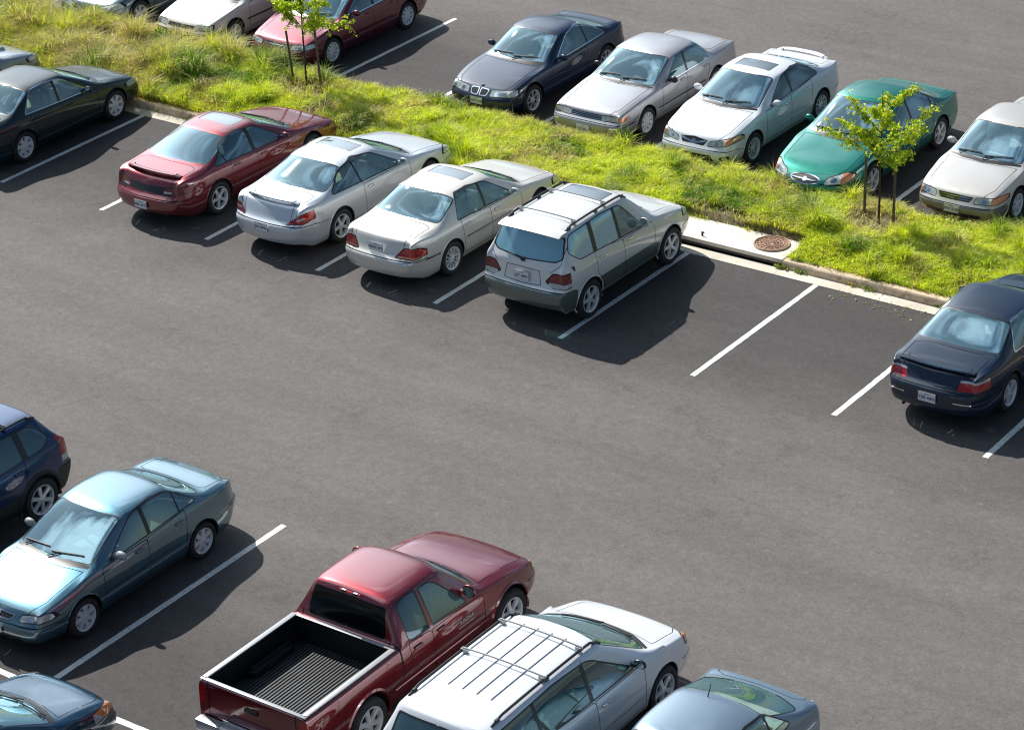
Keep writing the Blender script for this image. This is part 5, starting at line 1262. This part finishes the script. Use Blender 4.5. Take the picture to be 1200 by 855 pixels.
def blades(name, px, py, pz, h, wd, lean, col, mat=GR, tipcol=None):
    n = len(px); a = np.random.rand(n)*2*np.pi; la = a+np.pi/2+np.random.randn(n)*.6; dx, dy = np.cos(a)*wd/2, np.sin(a)*wd/2; lx, ly = np.cos(la)*lean*h, np.sin(la)*lean*h
    V = np.zeros((n, 5, 3)); V[:,0] = np.stack([px-dx, py-dy, pz], -1); V[:,1] = np.stack([px+dx, py+dy, pz], -1)
    V[:,2] = np.stack([px-dx*.8+lx*.35, py-dy*.8+ly*.35, pz+h*.6], -1); V[:,3] = np.stack([px+dx*.8+lx*.35, py+dy*.8+ly*.35, pz+h*.6], -1); V[:,4] = np.stack([px+lx, py+ly, pz+h*(1-.35*lean)], -1)
    b_ = np.arange(n)[:, None]*5; F = np.concatenate([b_+[0,1,3], b_+[0,3,2], b_+[2,3,4]], 0)
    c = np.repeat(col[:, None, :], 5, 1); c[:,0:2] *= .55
    if tipcol is not None: c[:,4] = tipcol; c[:,2:4] = .5*c[:,2:4]+.5*tipcol[:,None,:]
    return fast_mesh(name, V.reshape(-1,3), F, c.reshape(-1,3), mat)
XA, XB = -9.5, 21.5
def scatter(n, y0=4.64, y1=8.08): return np.random.uniform(XA, XB, n), np.random.uniform(y0, y1, n)
def slabmask(x, y): return (x > IN0-.0) & (x < IN1+.03) & (y < 5.36+.10*(vnoise(x, y, 4, 9)-.5)*2)
px, py = scatter(360000, 4.64, 7.50)
den = .45+.9*fbm(px, py, 2.2, 21); keep = (np.random.rand(len(px)) < den*(1-.93*bare(px, py))) & ~slabmask(px, py); px, py = px[keep], py[keep]
lush = fbm(px, py, .8, 31); tall = np.clip((py-6.9)/.6, 0, 1)*(.4+.9*fbm(px, py, 1.3, 41)); left = np.clip((1.5-px)/4, 0, 1)
h = (.06+.21*fbm(px, py, 3.0, 51)+.14*np.clip(lush-.45, 0, 1)*2)*(.7+.6*np.random.rand(len(px)))*(1+1.0*left)+.07*tall*np.random.rand(len(px))
tuft = np.clip((fbm(px, py, 1.9, 61)-.60)*6, 0, 1); h *= 1+1.3*tuft
fresh = np.array([.44,.56,.05]); bright = np.array([.76,.78,.08]); dark = np.array([.12,.25,.022]); dry = np.array([.58,.50,.25])
k1 = fbm(px, py, 1.1, 71)[:, None]; k2 = fbm(px, py, 4.0, 81)[:, None]; r_ = np.random.rand(len(px), 1)
col = fresh*(1-k2)+bright*k2; dk = np.clip((k1-.56)*5+tuft[:,None]*.7+(r_-.5)*.8, 0, 1); col = col*(1-dk)+dark*dk
dryp = np.clip(.12+.30*left[:,None]+1.0*np.clip(fbm(px, py, .7, 91)[:,None]-.50, 0, 1)*3*(.4+.6*left[:,None])+.6*bare(px, py)[:,None]+.25*tall[:,None], 0, .85); isdry = (np.random.rand(len(px), 1) < np.clip(dryp+.35*np.clip(fbm(px, py, 1.6, 141)[:,None]-.55, 0, 1)*6, 0, .85)); col = np.where(isdry, dry*(.6+.6*r_), col); col *= (.95+.55*np.random.rand(len(px), 1))
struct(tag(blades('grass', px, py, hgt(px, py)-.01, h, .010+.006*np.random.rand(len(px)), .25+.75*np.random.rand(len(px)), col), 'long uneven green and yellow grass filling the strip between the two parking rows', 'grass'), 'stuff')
# tall seeding stalks, mostly along the far edge and at the left end
n = 9000; px, py = scatter(n, 4.64, 7.62); q = np.clip((py-7.1)/.4, 0, 1)*(.25+fbm(px, py, 1.2, 101))+np.clip((0-px)/5, 0, 1)*.35*fbm(px, py, 1.5, 111)+.03; keep = (np.random.rand(n) < q) & ~slabmask(px, py) & (bare(px, py) < .4); px, py = px[keep], py[keep]; n = len(px)
h = .20+.26*np.random.rand(n)*(.6+.8*fbm(px, py, 1.5, 121)); tan = np.array([.36,.29,.15]); gg = np.array([.20,.24,.05]); t = np.random.rand(n, 1); col = tan*t+gg*(1-t)
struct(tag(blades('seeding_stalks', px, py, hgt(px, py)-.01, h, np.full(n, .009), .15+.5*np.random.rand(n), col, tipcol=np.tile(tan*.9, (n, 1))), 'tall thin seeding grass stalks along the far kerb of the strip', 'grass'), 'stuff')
# broad leaved weeds: clumps of small leaves
def leaves(name, P, size, col, mat, droop=.3):
    n = len(P); d = np.random.randn(n, 3); d[:,2] = -abs(d[:,2])*droop; d /= np.linalg.norm(d, axis=1)[:,None]; u = np.random.randn(n, 3); u = np.cross(d, u); u /= np.linalg.norm(u, axis=1)[:,None]
    s_ = size[:,None]; V = np.zeros((n, 5, 3)); V[:,0] = P; V[:,1] = P+d*s_*.45+u*s_*.24; V[:,2] = P+d*s_; V[:,3] = P+d*s_*.45-u*s_*.24; V[:,4] = P+d*s_*.5+np.cross(d, u)*s_*.06
    b_ = np.arange(n)[:, None]*5; F = np.concatenate([b_+[0,1,4], b_+[1,2,4], b_+[2,3,4], b_+[3,0,4]], 0); return V.reshape(-1,3), F, np.repeat(col[:, None, :], 5, 1).reshape(-1,3)
WP = []; WC = []
def clump(cx_, cy_, r_, hh, n, base):
    a = np.random.rand(n)*2*np.pi; rr = r_*np.sqrt(np.random.rand(n)); x = cx_+rr*np.cos(a); y = cy_+rr*np.sin(a); z0 = hgt(x, y); z = z0+hh*np.random.rand(n)*(1-.6*(rr/r_)**2)
    WP.append(np.stack([x, y, z], -1)); WC.append(np.tile(base, (n, 1))*(.6+.8*np.random.rand(n, 1)))
DG = np.array([.085,.20,.02]); MG = np.array([.22,.33,.04])
for (x, y, r_, hh, n) in [(-1.9,7.0,.42,.50,1500),(-1.4,7.2,.3,.45,700),(16.95,5.9,.33,.16,700),(10.0,7.5,.16,.55,420),(4.6,6.5,.4,.12,500),(5.4,6.4,.5,.13,700),(8.7,6.7,.35,.15,450),(12.0,6.6,.45,.18,600),(18.6,5.5,.5,.12,500),(-4.6,5.6,.4,.3,600),(-6.5,6.2,.6,.3,700)]: clump(x, y, r_, hh, n, DG if n != 500 else MG)
for _ in range(150):
    x = random.uniform(-9, 21); y = random.choice([random.uniform(4.8, 7.4), random.uniform(7.0, 7.55)])
    if not (IN0-.2 < x < IN1+.2 and y < 5.6) and all((x-a)**2+(y-b_)**2 > .25 for a, b_ in TREES): clump(x, y, random.uniform(.08, .22), random.uniform(.08, .26), random.randint(40, 130), random.choice([DG, MG, MG*1.3]))
for x in np.concatenate([[12.95,13.05,15.28,15.33,-.1,.1,1.1], np.random.uniform(15.5, 21, 16), np.random.uniform(-4, 3, 8)]):
    cx_ = float(x); n = random.randint(15, 60); a = np.random.rand(n)*6.28; rr = .09*np.sqrt(np.random.rand(n)); yy = random.choice([4.44, 4.47, 4.62]); zz = .02 if yy < 4.5 else .15
    WP.append(np.stack([cx_+rr*np.cos(a)*1.6, yy+rr*np.sin(a)*.4, zz+.07*np.random.rand(n)], -1)); WC.append(np.tile(random.choice([MG, np.array([.40,.34,.05])]), (n, 1)))
P = np.vstack(WP); C = np.vstack(WC); V, F, CC = leaves('w', P, .035+.04*np.random.rand(len(P)), C, GR, 1.); struct(tag(fast_mesh('weeds', V, F, CC, GR), 'low broad leaved weeds growing among the grass and in the kerb joints', 'weeds'), 'stuff')
# dead leaves and straw blown on the asphalt by the kerb
n = 90; P = np.stack([np.random.uniform(16.6, 18.4, n), np.random.normal(4.05, .14, n), np.full(n, .012)], -1); C = np.tile(np.array([.45,.38,.12]), (n,1))*(.5+np.random.rand(n,1))
V, F, CC = leaves('l', P, .03+.04*np.random.rand(n), C, GR, .05); struct(tag(fast_mesh('fallen_leaves', V, F, CC, GR), 'scattered dry yellow leaves on the asphalt beside the kerb', 'leaves'), 'stuff')

# ---- young trees and stakes
BARK = simple('young bark', (.055,.042,.032), .9, noise=.3, nscale=30); STK = simple('weathered stake wood', (.13,.105,.085), .9, noise=.35, nscale=18); LF = leafmat('tree leaves', .5)
def sapling(x, y, H_, z1, spread, seed, label, dirs):
    random.seed(seed); np.random.seed(seed); z0 = float(hgt(np.array([x]), np.array([y]))[0]); t = empty('young_tree', (x, y, z0)); tag(t, label, 'tree')
    bm = bmesh.new(); tp = [(0,0,-.05), (.01,.0,.6), (-.01,.01,1.2), (.015,-.01,H_*.6), (0,.02,H_*.82), (.01,.0,H_)]; add_tube(bm, tp, .02, 8, taper=[.024,.021,.018,.013,.008,.004]); bmobj('trunk', bm, BARK, t, smooth=True)
    bm = bmesh.new(); tips = []
    for i, (az, el, ln, zf_) in enumerate(dirs):
        z = z1+(H_-z1)*zf_; ln *= .88; d = Vector((math.cos(R(az))*math.cos(R(el)), math.sin(R(az))*math.cos(R(el)), math.sin(R(el)))); p = Vector((0,0,z)); pts = [p.copy()]
        for k in range(5):
            d = (d+Vector((random.gauss(0,.12), random.gauss(0,.12), random.gauss(.03,.10)))).normalized(); p = p+d*ln/5; pts.append(p.copy())
            if k >= 1:
                for _ in range(3):
                    e = (d+Vector((random.gauss(0,.7), random.gauss(0,.7), random.gauss(-.05,.5)))).normalized(); q0 = p.copy(); l2 = ln*random.uniform(.18, .36); q1 = q0+e*l2*.5; q2 = q0+e*l2+Vector((0,0,-.03)); add_tube(bm, [q0,q1,q2], .003, 4); tips += [(q0, q1), (q1, q2)]
            tips.append((pts[-2], pts[-1]))
        add_tube(bm, pts, .008, 5, taper=[.010,.008,.006,.005,.004,.002])
    bmobj('branches', bm, BARK, t, smooth=True)
    P = []; 
    for a, b_ in tips:
        for _ in range(int(spread*1.5)):
            u = random.random(); q = a.lerp(b_, u); P.append((q.x+random.gauss(0,.03), q.y+random.gauss(0,.03), q.z+random.gauss(0,.025)))
    P = np.array(P); n = len(P); k = np.random.rand(n,1); A = np.array([.52,.62,.06]); B = np.array([.26,.42,.04]); Y = np.array([.78,.78,.16]); C = A*k+B*(1-k); C = np.where(np.random.rand(n,1) < .28, Y, C); C *= .8+.4*np.random.rand(n,1)
    V, F, CC = leaves('c', P, .048+.042*np.random.rand(n), C, LF, 1.1); o = fast_mesh('crown', V, F, CC, LF); o.parent = t; return t
rnd_dirs = lambda n, s: [((i*137+s) % 360, random.uniform(5, 50), random.uniform(.42, .75), (i+.3)/n*.80) for i in range(n)]
random.seed(3)
sapling(16.11, 6.61, 2.62, 1.12, 9, 11, 'young tree with thin yellow green crown in front of the teal sedan', rnd_dirs(9, 20)+[(20,22,1.15,.30),(35,30,.95,.15),(205,14,1.15,.12),(190,30,.85,.45),(150,40,.7,.1),(330,10,.7,.12),(215,18,.9,.22)])
random.seed(9)
sapling(2.36, 6.74, 3.0, 1.12, 9, 23, 'young tree with bright crown in front of the maroon sedan', rnd_dirs(11, 70)+[(325,20,.95,.10),(340,12,.85,.20),(170,20,1.0,.25),(195,30,.9,.1),(20,12,1.1,.12)])
def stake(x, y, h_, lx, ly, label, gp):
    z0 = float(hgt(np.array([x]), np.array([y]))[0]); bm = bmesh.new(); add_tube(bm, [(0,0,-.1), (lx*.5,ly*.5,h_*.5), (lx,ly,h_)], .026, 8, taper=[.028,.026,.025]); o = bmobj('tree_stake', bm, STK, None, (x, y, z0), smooth=True); tag(o, label, 'stake', gp)
stake(15.72, 6.78, 1.28, .0, .02, 'taller wooden stake left of the right young tree', 'wooden stakes beside the young trees')
stake(16.44, 6.56, 1.18, .01, .0, 'wooden stake right of the right young tree nearest the beige sedan', 'wooden stakes beside the young trees')
stake(2.06, 6.70, 1.15, -.17, .05, 'leaning wooden stake left of the left young tree', 'wooden stakes beside the young trees')
stake(2.86, 6.64, 1.36, -.08, .0, 'thick wooden stake right of the left young tree nearest the maroon front wheel', 'wooden stakes beside the young trees')

# ------------------------------------------------------------------ light, sky, camera
wd = bpy.data.worlds.new('World'); scene.world = wd; wd.use_nodes = True; nt = wd.node_tree; L_ = nt.links.new; bg = nt.nodes['Background']
EL, AZ = R(42), math.atan2(-.925, .38)
sk = N(nt, 'ShaderNodeTexSky', sky_type='NISHITA'); sk.sun_disc = False; sk.sun_elevation = EL; sk.sun_rotation = AZ; sk.air_density = 1.0; sk.dust_density = .5; sk.ozone_density = 1.
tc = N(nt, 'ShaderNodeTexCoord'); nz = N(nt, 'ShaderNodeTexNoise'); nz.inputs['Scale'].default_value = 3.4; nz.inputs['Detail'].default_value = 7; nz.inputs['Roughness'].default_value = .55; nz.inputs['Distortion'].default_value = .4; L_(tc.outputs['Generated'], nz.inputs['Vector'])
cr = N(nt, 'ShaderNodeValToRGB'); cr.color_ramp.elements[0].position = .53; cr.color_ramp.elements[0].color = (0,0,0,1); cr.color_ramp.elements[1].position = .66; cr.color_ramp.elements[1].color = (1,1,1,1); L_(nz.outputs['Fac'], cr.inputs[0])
hazev = N(nt, 'ShaderNodeVectorMath', operation='DOT_PRODUCT'); L_(tc.outputs['Generated'], hazev.inputs[0]); hazev.inputs[1].default_value = (math.sin(AZ+.28)*math.cos(R(25)), math.cos(AZ+.28)*math.cos(R(25)), math.sin(R(25)))  # haze glow added to the sky, aimed where car roofs mirror it
hz = N(nt, 'ShaderNodeMapRange'); L_(hazev.outputs['Value'], hz.inputs[0]); hz.inputs[1].default_value = .885; hz.inputs[2].default_value = 1.; hz.inputs[3].default_value = 0; hz.inputs[4].default_value = 1; hz.interpolation_type = 'SMOOTHSTEP'
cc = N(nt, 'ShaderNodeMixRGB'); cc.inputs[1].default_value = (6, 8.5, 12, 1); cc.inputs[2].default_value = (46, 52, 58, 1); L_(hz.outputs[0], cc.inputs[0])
sv2 = N(nt, 'ShaderNodeVectorMath', operation='DOT_PRODUCT'); L_(tc.outputs['Generated'], sv2.inputs[0]); v_ = Vector((-.52, -.18, .83)).normalized(); sv2.inputs[1].default_value = v_[:]  # bright cloud bank added overhead, aimed where sloped windows mirror it
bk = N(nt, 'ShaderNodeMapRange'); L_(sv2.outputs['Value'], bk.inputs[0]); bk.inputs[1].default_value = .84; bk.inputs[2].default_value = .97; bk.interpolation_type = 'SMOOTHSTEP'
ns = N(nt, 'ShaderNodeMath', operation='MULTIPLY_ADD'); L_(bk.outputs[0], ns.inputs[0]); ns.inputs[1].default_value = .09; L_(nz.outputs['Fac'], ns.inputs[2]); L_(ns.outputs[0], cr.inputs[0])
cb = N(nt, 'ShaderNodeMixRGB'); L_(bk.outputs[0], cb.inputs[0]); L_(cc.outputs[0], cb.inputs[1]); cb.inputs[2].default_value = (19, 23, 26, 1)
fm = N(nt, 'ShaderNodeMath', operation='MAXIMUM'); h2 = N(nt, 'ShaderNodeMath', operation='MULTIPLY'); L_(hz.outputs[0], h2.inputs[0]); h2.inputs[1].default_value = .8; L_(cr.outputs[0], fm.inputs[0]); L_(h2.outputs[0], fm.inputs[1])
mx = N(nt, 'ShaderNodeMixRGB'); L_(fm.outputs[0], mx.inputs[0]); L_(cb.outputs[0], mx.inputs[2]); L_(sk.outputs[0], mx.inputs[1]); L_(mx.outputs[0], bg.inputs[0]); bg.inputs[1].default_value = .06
sl = bpy.data.lights.new('sun', 'SUN'); sl.energy = 6.2; sl.angle = R(.53); sl.color = (1, .955, .89); so_ = link('sun', sl)
so_.rotation_euler = Vector((math.sin(AZ)*math.cos(EL), math.cos(AZ)*math.cos(EL), math.sin(EL))).to_track_quat('Z', 'Y').to_euler()
f_, pi_, ya, ro, hc, cx_, cy_ = 3150.648, .466946, -.633920, -.038078, 20.530742, 37.489142, -34.066091
fw = Vector((math.sin(ya)*math.cos(pi_), math.cos(ya)*math.cos(pi_), -math.sin(pi_))); r1 = Vector((math.cos(ya), -math.sin(ya), 0)); u1 = r1.cross(fw)
r2 = r1*math.cos(ro)+u1*math.sin(ro); u2 = -r1*math.sin(ro)+u1*math.cos(ro)
cam = bpy.data.cameras.new('camera'); cam.sensor_width = 36; cam.lens = f_/1200*36; cam.clip_start = .5; cam.clip_end = 2000; co = link('camera', cam)
mt = Matrix((r2, u2, -fw)).transposed().to_4x4(); mt.translation = Vector((cx_, cy_, hc)); co.matrix_world = mt; scene.camera = co
scene.view_settings.view_transform = 'Standard'; scene.view_settings.look = 'None'; scene.view_settings.exposure = 0
scene.cycles.filter_width = 1.15; scene.cycles.transparent_max_bounces = 12; scene.cycles.max_bounces = 8; scene.cycles.caustics_reflective = False; scene.cycles.caustics_refractive = False
